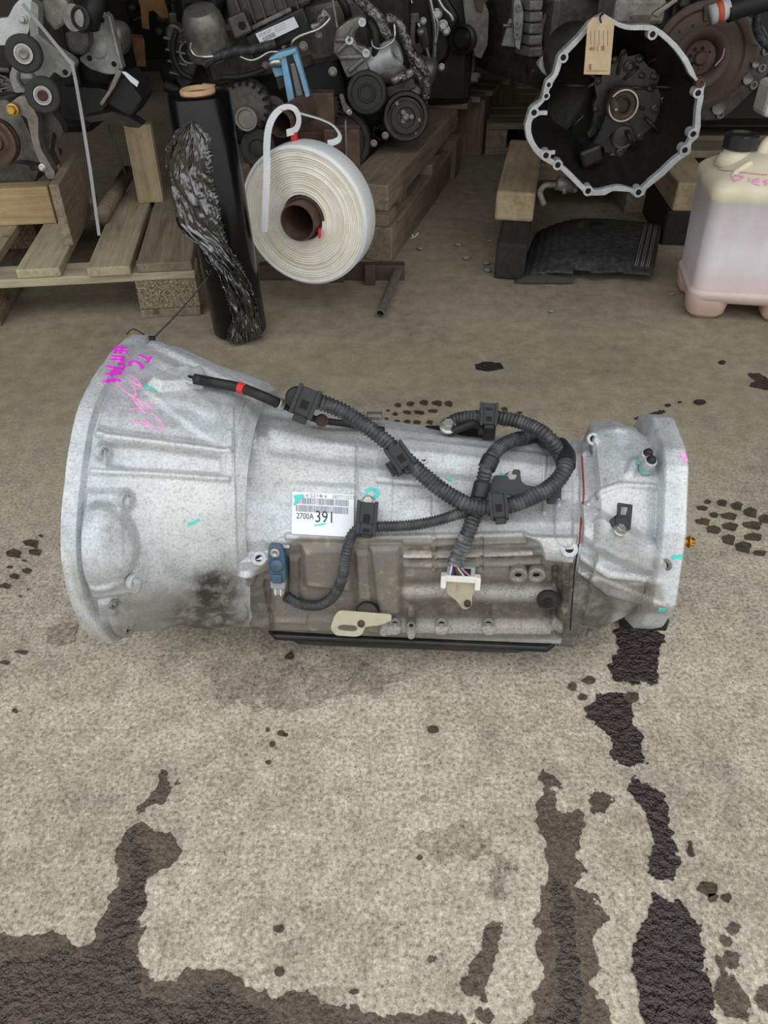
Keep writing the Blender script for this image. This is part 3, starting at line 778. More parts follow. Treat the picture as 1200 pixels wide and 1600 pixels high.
strokes('paint_mark', 'teal_marker', [[(1050, 870), (1066, 870)]], .005)
strokes('paint_mark', 'teal_marker', [[(1028, 952), (1040, 953)]], .007)
strokes('paint_mark', 'pale_pink_marker', [[(1066, 708), (1072, 722)]], .006)
strokes('paint_mark', 'teal_marker', [[(698, 748), (706, 752)]], .003)

# ---- paper label with part number and barcode
LC = [Vector(hp(a, b, .0030)) for a, b in ((457, 768), (553, 773), (551.5, 839), (455.5, 834))]
LC[2] = LC[1] + LC[3] - LC[0]
def lab(u, v, off=0.0):
    p = (LC[0] * (1 - u) + LC[1] * u) * (1 - v) + (LC[3] * (1 - u) + LC[2] * u) * v
    n = (LC[1] - LC[0]).cross(LC[0] - LC[3]).normalized()
    if n.dot(CAMV - p) < 0: n = -n
    return p + n * off
lb = MB().add([lab(0, 0, 0), lab(1, 0, 0), lab(1, 1, 0), lab(0, 1, 0), lab(0, 0, -.002), lab(1, 0, -.002), lab(1, 1, -.002), lab(0, 1, -.002)],
              [(0, 1, 2, 3), (0, 4, 5, 1), (1, 5, 6, 2), (2, 6, 7, 3), (3, 7, 4, 0)]).build('paper_label', 'paper_label', TR)
LW = (LC[1] - LC[0]).length; LH = (LC[3] - LC[0]).length
def lab_text(txt, u, v, size, mat, sx=1.0):
    vs, fs = text_geo(txt, size)
    return MB().add([lab(u + x * sx / LW, v - y / LH, .0004) for x, y, z in vs], fs).build('printed_text', mat, lb)
lab_text('2700A', .07, .635, .0108, 'ink', .78); lab_text('391', .37, .695, .0215, 'ink', .8)
lab_text('5214', .285, .115, .0075, 'faint_ink'); lab_text('18077125273', .64, .115, .0068, 'faint_ink', .85)
mk = MB()
for x0 in (.225, .46, .525):      # small blurred printed characters
    for k in range(3): mk.add([lab(x0, .055 + k * .02, .0004), lab(x0 + .035, .055 + k * .02, .0004), lab(x0 + .035, .065 + k * .02, .0004), lab(x0, .065 + k * .02, .0004)], [(0, 1, 2, 3)])
    mk.add([lab(x0 + .012, .05, .0004), lab(x0 + .02, .05, .0004), lab(x0 + .02, .11, .0004), lab(x0 + .012, .11, .0004)], [(0, 1, 2, 3)])
mk.build('printed_text', 'faint_ink', lb)
for v0, v1 in ((.135, .285), (.31, .47)):
    mk = MB(); u = .065
    while u < .92:
        w = random.choice((.005, .005, .009, .013))
        mk.add([lab(u, v0, .0004), lab(u + w, v0, .0004), lab(u + w, v1, .0004), lab(u, v1, .0004)], [(0, 1, 2, 3)])
        u += w + random.choice((.006, .008, .012))
    mk.build('barcode', 'barcode_ink', lb)
MB().add([lab(.02, .09, .0007), lab(.18, .05, .0007), lab(.2, .11, .0007), lab(.1, .19, .0007), lab(.05, .33, .0007), lab(.02, .32, .0007), lab(.045, .2, .0007)], [(0, 1, 2, 3, 4, 5, 6)]).build('marker_stroke', 'teal_marker', lb)
MB().add([lab(.36, .765, .0007), lab(.54, .705, .0007), lab(.56, .715, .0007), lab(.5, .76, .0007), lab(.37, .79, .0007)], [(0, 1, 2, 3, 4)]).build('marker_stroke', 'teal_marker', lb)

# ---- breather hose with red tape at the top of the bell housing
PB = [hp(304, 592, .012), hp(335, 598, .02), hp(375, 606, .025), gy(410, 619, .855), gy(443, 634, .86)]
bh = MB().tube([tuple(p) for p in smooth_path(PB, .004)], .0068, 16).build('breather_hose', 'rubber', TR)
pp = smooth_path(PB, .001); k = int(len(pp) * .46)
MB().tube([tuple(p) for p in pp[k:k + 12]], .0074, 16).build('red_band', 'red_tape', bh)
k = int(len(pp) * .93)
MB().tube([tuple(p) for p in pp[k:k + 9]], .0082, 16).build('hose_clamp', 'zinc', bh)
MB().tube([tuple(p) for p in smooth_path([gy(443, 634, .86), gy(470, 645, .865), gy(497, 656, .87), gy(540, 662, .875), gy(600, 672, .88)], .004)], .0046, 12).build('breather_pipe', 'rubber', TR)
MB().hexbolt(gy(503, 657, .865), OUT, .0065, .010).build('bolt', 'rust', TR)
MB().hexbolt(gy(561, 648, .89), (0, -.3, 1), .006, .010).build('bolt', 'zinc', TR)
MB().box(gy(585, 650, .90), (.022, .012, .010), None, .003).build('lug', 'dull_steel', TR)
# bolted bracket at the far edge
bk = MB().box(gy(715, 676, .90), (.09, .03, .006), Matrix.Identity(4), .002).build('bracket', 'black_plastic', TR)
MB().hexbolt(gy(700, 668, .885), (0, -.35, 1), .0078, .012, 1.5).build('bolt', 'zinc', bk)
MB().tube([tuple(p) for p in smooth_path([gy(700, 676, .88), gy(722, 668, .88), gy(740, 662, .88), gy(752, 668, .88), gy(752, 680, .875)], .003)], .0055, 12).build('guard_strip', 'rubber', bk)

# ---- wiring harness in corrugated conduit
def cond(pts, r, mat='conduit', name='conduit', pitch=.0052):
    return corrugated(MB(), pts, r, pitch, r * .17).build(name, mat, TR)
trunk = cond([gy(470, 622, .86), gy(500, 628, .85), gy(540, 645, .84), gy(580, 672, .825), hp(620, 704, .03), hp(660, 741, .028), hp(700, 772, .028), hp(740, 791, .032),
      hp(785, 792, .034), hp(825, 779, .036), hp(858, 762, .036), hp(880, 738, .034), hp(884, 715, .032), hp(872, 696, .03)], .0108)
loop = cond([hp(880, 722, .03), hp(866, 698, .042), hp(840, 685, .046), hp(808, 686, .046), hp(780, 700, .044), hp(763, 724, .042), hp(754, 755, .024), hp(745, 795, .012), hp(733, 828, .012), hp(722, 852, .014)], .0098)
tail = cond([hp(729, 838, .013), hp(720, 858, .016), hp(711, 882, .02)], .0104, 'dusty_conduit', 'dusty_conduit')
back = cond([hp(876, 712, .026), gy(858, 684, .82), gy(826, 664, .85), gy(790, 654, .87), gy(752, 651, .885), gy(716, 655, .90), gy(692, 668, .905)], .0095)
branch = cond([hp(740, 795, .014), hp(715, 803, .012), hp(680, 814, .010), hp(640, 821, .010), hp(592, 823, .011), hp(566, 824, .012), hp(549, 838, .012), hp(541, 868, .013), hp(534, 905, .014),
      hp(520, 932, .014), hp(498, 946, .012), hp(470, 944, .012), hp(446, 932, .012)], .0072, pitch=.0038)
# tape wraps
def wrap(pts, r, parent):
    return MB().tube([tuple(p) for p in smooth_path(pts, .002)], r, 16).build('tape_wrap', 'black_plastic', parent)
wrap([hp(884, 728, .033), hp(884, 712, .032), hp(874, 697, .032)], .0125, trunk)
wrap([hp(768, 715, .043), hp(760, 732, .040)], .0114, loop)
wrap([hp(754, 755, .024), hp(748, 780, .014)], .0112, loop)
# clips on the conduit
def clip(px, py, lift, size, ang, parent, Y=None, extra=True):
    p = Vector(hp(px, py, lift, Y)); v = (CAMV - p).normalized()
    M = frame(p, v, AX) @ Matrix.Rotation(math.radians(ang), 4, 'Z')
    w, h, d = size
    mb = MB().box((0, 0, 0), (w, h, d), M, .002)
    if extra:
        mb.box((w * .05, -h * .55, -d * .1), (w * .62, h * .42, d * .8), M, .0015)
        mb.box((-w * .42, 0, d * .35), (w * .18, h * 1.1, d * .6), M, .001).box((w * .42, 0, d * .35), (w * .18, h * 1.1, d * .6), M, .001)
    c = mb.build('harness_clip', 'black_plastic', parent)
    MB().box((0, -h * .1, d * .5), (w * .32, h * .3, d * .12), M).build('latch', 'black_void', c)
    return c
clip(477, 628, 0, (.03, .036, .03), -20, trunk, Y=.85)
MB().lathe([(.013, 0), (.015, .004), (.015, .012), (.012, .015)], 20, frame(gy(464, 622, .855), CAMV - gy(464, 622, .855)), True).build('end_cap', 'rubber', trunk)
clip(625, 713, .030, (.026, .032, .028), 38, trunk); clip(617, 729, .022, (.018, .018, .016), 38, trunk)
clip(779, 790, .040, (.022, .030, .022), 8, trunk); clip(782, 805, .022, (.020, .012, .014), 8, trunk)
clip(573, 806, .012, (.026, .034, .018), -2, branch); clip(572, 827, .012, (.024, .014, .022), -2, branch)
bolt_at(575, 785, .0068, .008, 'zinc', 'bolt', lift=.004)
strokes('paint_mark', 'teal_marker', [[(563, 782), (570, 790)]], .004)
# upright clip on the far loop with its metal strip
clip(764, 652, 0, (.022, .020, .024), 0, back, Y=.868); c2 = clip(764, 638, 0, (.024, .014, .016), 0, back, Y=.872)
MB().box(gy(765, 672, .875), (.016, .004, .03), None, .001).build('clip_strip', 'dark_steel', back)
# black plate bracket inside the loop
p, nn, vd = hit(800, 762); Mb = frame(p + nn * .008, nn, AX)
poly = [(-.027, -.010), (.03, -.014), (.055, -.010), (.056, -.002), (.016, .002), (.010, .006), (.008, .022), (-.001, .022), (-.003, .012), (-.024, .013), (-.028, .006)]
pl = MB().prism(rounded_poly(poly, .003, 3), 0, .003, Mb).build('harness_bracket', 'black_plastic', TR)
MB().prism([(-.03, -.026), (-.022, -.026), (-.018, -.008), (-.028, -.008)], -.006, .003, Mb).build('bracket_leg', 'black_plastic', pl)
MB().prism([(.045, -.02), (.062, -.02), (.062, .002), (.05, .002)], -.004, .002, Mb).build('bracket_tab', 'black_plastic', pl)
bolt_at(798, 748, .0072, .010, 'zinc', 'bolt', lift=.008, parent=pl)
strokes('paint_mark', 'teal_marker', [[(781, 741), (787, 744)]], .005)
# wires fanning out of the dusty end into the selector plug
for k, (m, c) in enumerate((('wire_white', (225, 225, 225)), ('wire_blue', (60, 70, 150)), ('wire_black', (25, 25, 28)), ('wire_red', (150, 40, 50)), ('wire_green', (60, 120, 90)), ('wire_white', 0), ('wire_black', 0), ('wire_pink', (190, 130, 160)))):
    if c: plain(m, sr(*c), .5, 0, .1)
    f = k / 7 - .5
    MB().tube([hp(711 + f * 8, 880, .02), hp(714 + f * 18, 890, .02), hp(719 + f * 34, 902, .018)], .0013, 8).build('wire', m, tail)
# selector switch with white connector
p, nn, vd = hit(719, 905)
d0 = (SIDE + UPV * .35).normalized(); Ms = frame(p + d0 * .014, d0, AX) @ Matrix.Scale(.8, 4)
sw = MB().prism(rounded_poly([(-.024, .008), (.024, .008), (.024, -.012), (.020, -.020), (.021, -.036), (.014, -.044), (.006, -.044), (-.004, -.030), (-.020, -.018)], .004, 3), -.02, .002, Ms).build('selector_switch', 'beige_plastic', TR, bevel=.002)
MB().box((0, .012, .003), (.054, .011, .016), Ms, .002).box((-.027, .006, .004), (.009, .022, .018), Ms, .002).box((.027, .006, .004), (.009, .022, .018), Ms, .002).build('plug_frame', 'white_plastic', sw)
MB().box((0, .023, -.002), (.044, .016, .014), Ms, .002).build('plug_body', 'grey_plastic', sw)
MB().box((0, .024, .0055), (.030, .010, .002), Ms).build('plug_opening', 'black_void', sw)
MB().lathe([(.0055, 0), (.0055, .005), (.004, .006)], 20, Ms @ Matrix.Translation((.0135, -.032, .002)), True).build('fixing_screw', 'dark_steel', sw)
MB().box((-.004, -.008, .003), (.0015, .012, .004), Ms).build('rib', 'beige_plastic', sw)
# speed sensor, blue body with connector
p, nn, vd = hit(437, 880); d1 = (SIDE + UPV * .3).normalized(); Mq = frame(p + d1 * .014, d1, AX) @ Matrix.Scale(.88, 4)
ss = MB().prism(rounded_poly([(-.011, .038), (.007, .038), (.012, .024), (.013, -.018), (.008, -.024), (-.008, -.024), (-.012, -.016), (-.013, .02)], .006, 4), -.018, .004, Mq).build('speed_sensor', 'blue_plastic', TR, bevel=.002)
MB().lathe([(.0075, .003), (.0075, .0055), (.006, .0065), (.003, .0065), (.003, .005)], 20, Mq @ Matrix.Translation((-.002, .026, 0)), True).build('fixing_screw', 'zinc', ss)
MB().lathe([(.0105, .003), (.0105, .006), (.008, .0085), (0.0001, .009)], 22, Mq @ Matrix.Translation((0, .006, 0)), True).build('cap', 'blue_plastic', ss)
MB().box((0, -.015, .005), (.014, .014, .006), Mq, .001).build('plug_latch', 'blue_plastic', ss)
pg = MB().box((0, -.028, -.004), (.022, .012, .014), Mq, .002).box((0, -.038, -.006), (.016, .014, .011), Mq, .0015).build('plug', 'grey_plastic', ss)
MB().box((-.004, -.037, 0), (.0015, .016, .003), Mq).box((.004, -.037, 0), (.0015, .016, .003), Mq).build('plug_rib', 'white_plastic', ss)
MB().prism(rounded_poly([(-.006, .044), (.014, .05), (.018, .03), (-.012, .03)], .003, 3), -.022, -.006, Mq).build('sensor_boss', 'cast_aluminium', ss)
# selector lever on its shaft
p, nn, vd = hit(560, 962); d2 = (UPV * .75 + SIDE).normalized(); Ml = frame(tuple(hp(565, 970, .028)), d2, AX)
lev = MB().ring(rounded_poly([(-.036, .006), (-.030, .013), (.040, .012), (.040, .003), (.024, -.004), (.006, -.006), (.002, -.018), (-.006, -.021), (-.034, -.021), (-.041, -.012)], .004, 3),
                rounded_poly([(-.031, -.008), (-.024, -.006), (-.016, -.006), (-.008, -.006), (-.005, -.009), (-.005, -.011), (-.007, -.0135), (-.012, -.014), (-.024, -.014), (-.031, -.0125)], .002, 3), 0, .0045, Ml).build('selector_lever', 'beige_plastic', TR)
MB().lathe([(.0155, -.03), (.0155, -.004), (.013, -.002)], 26, Ml @ Matrix.Translation((.006, .010, 0)), True).build('shaft_seal', 'dark_steel', lev)
MB().lathe([(.005, -.01), (.005, .0055)], 14, Ml @ Matrix.Translation((.0, -.003, 0)), True).build('shaft', 'rust', lev)
# cable tie with a long tail at the top of the bell housing
p, nn, vd = hit(236, 530); p = Vector(hp(237, 531, .006))
ct = MB().box(p, (.010, .008, .010), None, .0015).box(p + Vector((0, 0, -.008)), (.006, .005, .012)).build('cable_tie', 'black_plastic', TR)
q = gy(325, 433, p.y + .04)
MB().tube([tuple(a) for a in smooth_path([p, p + (Vector(q) - p) * .5 + Vector((0, 0, -.003)), q], .01)], .0013, 6).build('tie_tail', 'black_plastic', ct)
MB().tube([tuple(a) for a in smooth_path([p, gy(222, 521, p.y), gy(208, 514, p.y - .005), gy(198, 522, p.y - .01)], .004)], .0011, 6).build('tie_loop', 'black_plastic', ct)
MB().add([gy(199, 520, p.y), gy(207, 515, p.y), gy(208, 521, p.y), gy(199, 520, p.y + .004), gy(207, 515, p.y + .004), gy(208, 521, p.y + .004)], [(0, 1, 2), (3, 5, 4), (0, 3, 4, 1), (1, 4, 5, 2), (2, 5, 3, 0)]).build('tag_scrap', 'gold_zinc', ct)

# ================================================================== wet patches, oil and small litter on the floor
def fbm_w(X, Y, seed, base=18.0, octv=6, gain=.62):
    """value noise over world metres"""
    r = np.random.default_rng(seed); out = np.zeros(X.shape); T = r.random((128, 128)); amp = 1.0; tot = 0
    for o in range(octv):
        f = base * 2 ** o; x, y = X * f + 37.1 * o, Y * f + 11.7 * o; i, j = np.floor(x).astype(int), np.floor(y).astype(int)
        u, v = x - i, y - j; u = u * u * (3 - 2 * u); v = v * v * (3 - 2 * v)
        g = lambda a, b: T[a % 128, b % 128]
        out += amp * ((g(i, j) * (1 - u) + g(i + 1, j) * u) * (1 - v) + (g(i, j + 1) * (1 - u) + g(i + 1, j + 1) * u) * v - .5); tot += amp; amp *= gain
    return out / tot
LAYER = [0.0004]
def blot_geo(poly, seed, rough, z):
    """ragged patch: polygon distance plus noise, cut out of a fine grid by marching squares"""
    P = np.array([tuple(gz(a, b))[:2] for a, b in poly])
    lo, hi = P.min(0) - rough * 1.5, P.max(0) + rough * 1.5
    span = max(hi - lo); step = float(np.clip(span / 170, .0006, .0022))
    xs = np.arange(lo[0], hi[0] + step, step); ys = np.arange(lo[1], hi[1] + step, step)
    X, Y = np.meshgrid(xs, ys, indexing='ij')
    D = np.full(X.shape, 1e9); ins = np.zeros(X.shape, bool); n = len(P)
    for i in range(n):
        (x0, y0), (x1, y1) = P[i], P[(i + 1) % n]; dx, dy = x1 - x0, y1 - y0; L = dx * dx + dy * dy + 1e-12
        t = np.clip(((X - x0) * dx + (Y - y0) * dy) / L, 0, 1); D = np.minimum(D, np.hypot(X - x0 - t * dx, Y - y0 - t * dy))
        if abs(dy) > 1e-12: ins ^= ((y0 > Y) != (y1 > Y)) & (X < dx * (Y - y0) / dy + x0)
    F = np.where(ins, D, -D) + fbm_w(X, Y, seed, min(90, .35 / max(rough, .002))) * rough * 4.2
    F[0, :] = F[-1, :] = -1; F[:, 0] = F[:, -1] = -1
    verts, index, faces = [], {}, []
    nx, ny = X.shape
    def corner(i, j):
        k = (0, i, j)
        if k not in index: index[k] = len(verts); verts.append((xs[i], ys[j], z))
        return index[k]
    def cut(i, j, i2, j2):
        k = (1, min(i, i2), min(j, j2), i != i2)
        if k not in index:
            a, b = F[i, j], F[i2, j2]; t = a / (a - b); index[k] = len(verts)
            verts.append((xs[i] * (1 - t) + xs[i2] * t, ys[j] * (1 - t) + ys[j2] * t, z))
        return index[k]
    act = np.argwhere((F[:-1, :-1] > 0) | (F[1:, :-1] > 0) | (F[:-1, 1:] > 0) | (F[1:, 1:] > 0))
    full = (F[:-1, :-1] > 0) & (F[1:, :-1] > 0) & (F[:-1, 1:] > 0) & (F[1:, 1:] > 0)
    for i, j in act:
        cs = ((i, j), (i + 1, j), (i + 1, j + 1), (i, j + 1))
        if full[i, j]: faces.append(tuple(corner(*c) for c in cs)); continue
        f = []
        for k in range(4):
            a, b = cs[k], cs[(k + 1) % 4]
            if F[a] > 0: f.append(corner(*a))
            if (F[a] > 0) != (F[b] > 0): f.append(cut(*a, *b))
        if len(f) >= 3: faces.append(tuple(f))
    return verts, faces
def stain(name, mat, polys, label, cat, rough=.006, group=None, piece='drop'):
    LAYER[0] += .00006; z = LAYER[0]
    root = None
    if len(polys) > 1:
        c = gz(*polys[0][0]); root = tag(empty(name, (c.x, c.y, 0)), label, cat, group)
    for i, poly in enumerate(polys):
        v, f = blot_geo(poly, int(abs(poly[0][0]) * 7 + poly[0][1] * 13), rough, z)
        if not f: continue
        o = MB().add(v, f).build(name if root is None else piece, mat, root)
        if root is None: tag(o, label, cat, group)
def ell_poly(cx, cy, rx, ry, n=10, ph=0): return [(cx + rx * math.cos(2 * PI * i / n + ph), cy + ry * math.sin(2 * PI * i / n + ph)) for i in range(n)]

stain('wet_patch', 'damp_concrete', [[(-60, 1440), (0, 1450), (30, 1452), (60, 1466), (100, 1464), (115, 1486), (150, 1487), (153, 1455), (165, 1420), (180, 1400), (190, 1355), (185, 1345), (195, 1320), (210, 1290), (235, 1282), (255, 1302), (273, 1312), (265, 1345),
      (245, 1365), (232, 1400), (215, 1425), (218, 1460), (212, 1500), (230, 1532), (300, 1530), (340, 1520), (400, 1525), (422, 1552), (480, 1545), (500, 1565), (540, 1570), (600, 1582), (650, 1574), (700, 1590), (745, 1600), (760, 1680), (-60, 1680)]],
      'large wet patch spreading over the concrete in the bottom left foreground', 'wet patch', .012)
stain('wet_film', 'wet_concrete', [[(-60, 1500), (20, 1490), (70, 1488), (120, 1500), (155, 1500), (162, 1455), (185, 1400), (200, 1350), (205, 1310), (235, 1325), (245, 1345), (225, 1400), (205, 1440), (205, 1500), (215, 1545), (290, 1550), (345, 1560), (400, 1590), (430, 1680), (-60, 1680)]],
      'glossy brown water film inside the large bottom left wet patch', 'water', .012)
stain('wet_patch', 'damp_concrete', [[(252, 1203), (266, 1206), (262, 1218), (268, 1232), (258, 1255), (236, 1262), (218, 1275), (216, 1262), (226, 1246), (244, 1236), (246, 1220)], ell_poly(278, 1221, 4, 4)],
      'small dark damp spots above the bottom left wet patch', 'wet patch', .004)
stain('wet_patch', 'damp_concrete', [[(846, 1195), (858, 1205), (873, 1228), (860, 1240), (864, 1262), (878, 1275), (904, 1270), (905, 1315), (898, 1340), (912, 1360), (895, 1382), (908, 1395), (938, 1410), (957, 1440), (930, 1462), (920, 1480), (940, 1512), (925, 1540), (945, 1560), (955, 1620), (790, 1620), (825, 1560), (850, 1540),
      (848, 1490), (835, 1450), (838, 1395), (855, 1370), (848, 1320), (836, 1290), (842, 1265), (848, 1240), (838, 1222)]], 'long ragged damp streak running down the middle right foreground', 'wet patch', .010)
stain('wet_film', 'wet_concrete', [[(866, 1375), (880, 1385), (892, 1420), (900, 1460), (905, 1500), (898, 1540), (915, 1620), (850, 1620), (862, 1540), (868, 1480), (862, 1430)]], 'shiny wet core of the ragged streak in the right foreground', 'water', .01)
stain('wet_patch', 'damp_concrete', [[(772, 1435), (785, 1450), (776, 1490), (766, 1520), (762, 1568), (742, 1562), (720, 1547), (735, 1515), (750, 1480), (756, 1446)], ell_poly(672, 1500, 9, 10), ell_poly(758, 1590, 14, 10)],
      'narrow damp streak left of the ragged wet streak', 'wet patch', .006)
stain('oil_puddle', 'oil_film', [[(958, 988), (1000, 984), (1041, 992), (1036, 1030), (1030, 1066), (990, 1071), (952, 1060), (944, 1035), (962, 1010)]], 'glossy near black oil puddle below the rear end of the transmission', 'oil puddle', .009)
stain('oil_puddle', 'oil_film', [[(935, 1079), (985, 1092), (993, 1130), (1008, 1150), (1005, 1190), (992, 1202), (962, 1187), (950, 1150), (918, 1122), (917, 1102)]], 'dark brown oil patch just under the glossy black puddle', 'oil puddle', .006)
stain('oil_puddle', 'oil_film', [[(990, 1218), (1036, 1245), (1038, 1290), (1060, 1320), (1068, 1350), (1050, 1379), (1012, 1365), (1026, 1320), (1008, 1270), (980, 1236)]], 'curved tongue of brown oil halfway down the right foreground', 'oil puddle', .006)
stain('oil_puddle', 'oil_film', [[(1020, 1408), (1060, 1410), (1086, 1440), (1095, 1500), (1112, 1545), (1125, 1620), (1000, 1625), (1000, 1560), (990, 1520), (995, 1460), (1010, 1440)]], 'largest dark oil puddle at the bottom right corner', 'oil puddle', .007)
stain('wet_patch', 'damp_concrete', [[(1122, 1498), (1140, 1520), (1160, 1545), (1174, 1575), (1168, 1594), (1140, 1592), (1118, 1560)], ell_poly(1146, 1450, 10, 9), ell_poly(1136, 1473, 10, 9), ell_poly(1146, 1500, 13, 14), ell_poly(1200, 1560, 24, 22)],
      'row of damp splashes right of the largest oil puddle', 'wet patch', .004)
stain('oil_spot', 'dark_stain', [ell_poly(938, 1254, 16, 17)], 'single star shaped dark spot between the streaks', 'oil spot', .006)
stain('oil_spot', 'dark_stain', [ell_poly(1104, 1390, 18, 11), ell_poly(1113, 1404, 8, 7), ell_poly(1136, 1403, 8, 7)], 'three touching dark spots above the largest oil puddle', 'oil spot', .003)
stain('oil_spot', 'dark_stain', [ell_poly(1077, 1328, 7, 12), ell_poly(1006, 1218, 4, 4)], 'small brown spot right of the oil tongue', 'oil spot', .003)
stain('oil_spot', 'dark_stain', [ell_poly(920, 1064, 10, 7), ell_poly(895, 1075, 8, 7), ell_poly(911, 1091, 9, 7), ell_poly(986, 1091, 12, 9)], 'scattered drips around the top of the brown oil patch', 'oil spot', .003)
stain('oil_spot', 'dark_stain', [ell_poly(508, 1058, 10, 9), ell_poly(529, 1044, 9, 6), ell_poly(453, 1026, 6, 6), ell_poly(478, 1046, 3, 3)], 'dark drips on the concrete below the sump', 'oil spot', .003)
stain('oil_spot', 'dark_stain', [ell_poly(440, 1146, 6, 5), ell_poly(447, 1149, 4, 3), ell_poly(425, 1163, 4, 5), ell_poly(418, 1141, 3, 3), ell_poly(420, 1192, 5, 4), ell_poly(431, 1170, 2, 2)], 'cluster of tiny black specks in front of the sump', 'oil spot', .001)
stain('oil_spot', 'dark_stain', [ell_poly(676, 1140, 8, 6), ell_poly(655, 1342, 4, 4), ell_poly(24, 1112, 5, 4), ell_poly(437, 1520, 7, 7), ell_poly(553, 1550, 9, 7), ell_poly(436, 1452, 8, 5)], 'scattered lone dark specks over the front slab', 'oil spot', .002)
stain('oil_spot', 'oil_film', [[(742, 570), (760, 566), (784, 568), (787, 576), (765, 581), (745, 578)]], 'small shiny oil spot on the floor behind the transmission', 'oil spot', .003)
stain('oil_spot', 'oil_film', [[(1166, 584), (1185, 583), (1200, 592), (1215, 600), (1215, 612), (1195, 610), (1168, 604), (1180, 596)]], 'dark oil splash at the right edge below the fuel can', 'oil spot', .003)
stain('oil_spot', 'oil_film', [ell_poly(1093, 629, 10, 4.5), ell_poly(1043, 634, 5, 2.5), ell_poly(1128, 567, 6, 3.5), ell_poly(1062, 629, 3, 1.5)], 'round oil drops behind the rear adapter', 'oil spot', .001)
stain('oil_spot', 'oil_film', [[(985, 656), (1003, 650), (1020, 645), (1038, 641), (1040, 645), (1020, 651), (1000, 657)]], 'thin oil dribble touching the top of the rear adapter', 'oil spot', .002)

def treads(cells, label, rough=.0016):
    stain('tyre_print', 'dark_stain', cells, label, 'tyre print', rough, piece='tread_mark')
def blk(cx, cy, w, h, k=.25): return [(cx - w / 2, cy - h / 2 + h * k), (cx, cy - h / 2), (cx + w / 2, cy - h / 4), (cx + w / 2 - w * .15, cy + h / 2), (cx - w / 2 + w * .1, cy + h / 2 - h * k)]
treads([blk(a, b, c, d) for a, b, c, d in ((621, 634, 11, 7), (641, 632, 12, 8), (662, 630, 14, 9), (683, 631, 16, 9), (701, 632, 13, 10), (618, 648, 10, 6), (636, 645, 13, 6), (655, 645, 16, 7), (676, 643, 15, 6), (620, 659, 9, 5), (636, 660, 11, 7), (652, 661, 13, 7), (671, 661, 12, 7), (606, 642, 6, 4), (604, 655, 6, 4),
        (788, 640, 10, 6), (812, 646, 8, 5), (788, 664, 16, 6))], 'block tread tyre print on the floor behind the main case', .0014)
treads([blk(a, b, c, d) for a, b, c, d in ((1128, 787, 16, 13), (1151, 792, 18, 15), (1173, 802, 22, 17), (1195, 812, 20, 16), (1097, 795, 18, 9), (1115, 806, 14, 9), (1138, 808, 26, 12), (1098, 816, 22, 11), (1140, 824, 24, 14), (1175, 822, 30, 14), (1115, 829, 22, 14), (1138, 844, 22, 18), (1161, 856, 26, 20), (1187, 865, 20, 10), (1176, 840, 28, 14), (1105, 785, 10, 7))],
       'large block tread tyre print beside the rear adapter flange')
treads([blk(a, b, c, d) for a, b, c, d in ((49, 850, 24, 14), (22, 866, 24, 14), (64, 838, 8, 5), (55, 864, 20, 12), (42, 893, 16, 9), (23, 902, 16, 9), (8, 917, 18, 9), (15, 887, 9, 5), (37, 877, 9, 4), (45, 922, 7, 4), (33, 933, 5, 4), (32, 1020, 22, 6), (8, 1036, 14, 6))], 'broken dark tyre print on the concrete left of the bell housing')
stain('stain_shade', 'faint_stain_shade', [[(75, 985), (95, 970), (120, 975), (118, 1000), (95, 1010), (78, 1002)]], 'painted shadow patch on the concrete beside the bell mouth', 'stain', .006)  # shade under the bell, painted as a darker floor patch
stain('stain_shade', 'faint_stain_shade', [[(640, 1310), (720, 1290), (770, 1310), (810, 1330), (800, 1360), (740, 1350), (660, 1340)], [(760, 1355), (775, 1360), (775, 1395), (766, 1400)]], 'faint grey blotch left of the ragged wet streak', 'stain', .012)
stain('stain_shade', 'faint_stain_shade', [[(330, 1050), (420, 1030), (560, 1040), (640, 1060), (560, 1090), (460, 1110), (360, 1090)]], 'faint grey oily patch in front of the sump', 'stain', .02)

plain('pebble', sr(142, 140, 132), .8, 0, .2, 60)
for px, py, r, lab_ in ((657, 391, .0085, 'pale pebble nearest the end of the big timber stack'), (716, 385, .0085, 'pointed grey pebble, upper of the two near the dark skid'), (728, 406, .0095, 'flat grey pebble, lower of the two near the dark skid'), (736, 309, .006, 'lone pebble far up the gangway between pallets'),
                        (760, 414, .0085, 'pebble touching the front left of the dark skid'), (762, 425, .009, 'lowest pebble at the foot of the dark skid'), (766, 378, .006, 'small pebble halfway along the dark skid'), (861, 489, .006, 'pebble lying in front of the black plastic cover'), (1050, 461, .006, 'pebble next to the foot of the fuel can')):
    c = gz(px, py); mb = MB().sphere((0, 0, 0), r, 10, 7, (1.25, .95, .62)); rr = np.random.default_rng(int(px * 3 + py))
    mb.v = [tuple(np.array(v) * (1 + .09 * rr.normal())) for v in mb.v]; zm = min(v[2] for v in mb.v)
    mb.v = [(v[0] + c.x, v[1] + c.y, v[2] - zm) for v in mb.v]
    tag(mb.build('pebble', 'pebble'), lab_, 'pebble', 'pebbles on the shed floor')
# torn white plastic scrap by the timber
c = gz(646, 372); mb = MB().tube([tuple(p) for p in smooth_path([c + Vector((-.014, -.008, .004)), c + Vector((-.002, -.002, .002)), c + Vector((.01, .008, .006)), c + Vector((.016, .016, .012))], .003)], 0, flat=(.006, .001))
mb.tube([c + Vector((-.002, -.002, .003)), c + Vector((-.004, .008, .008))], 0, flat=(.004, .001))
tag(mb.build('plastic_scrap', 'white_plastic'), 'torn white plastic scrap beside the big timber stack', 'scrap')

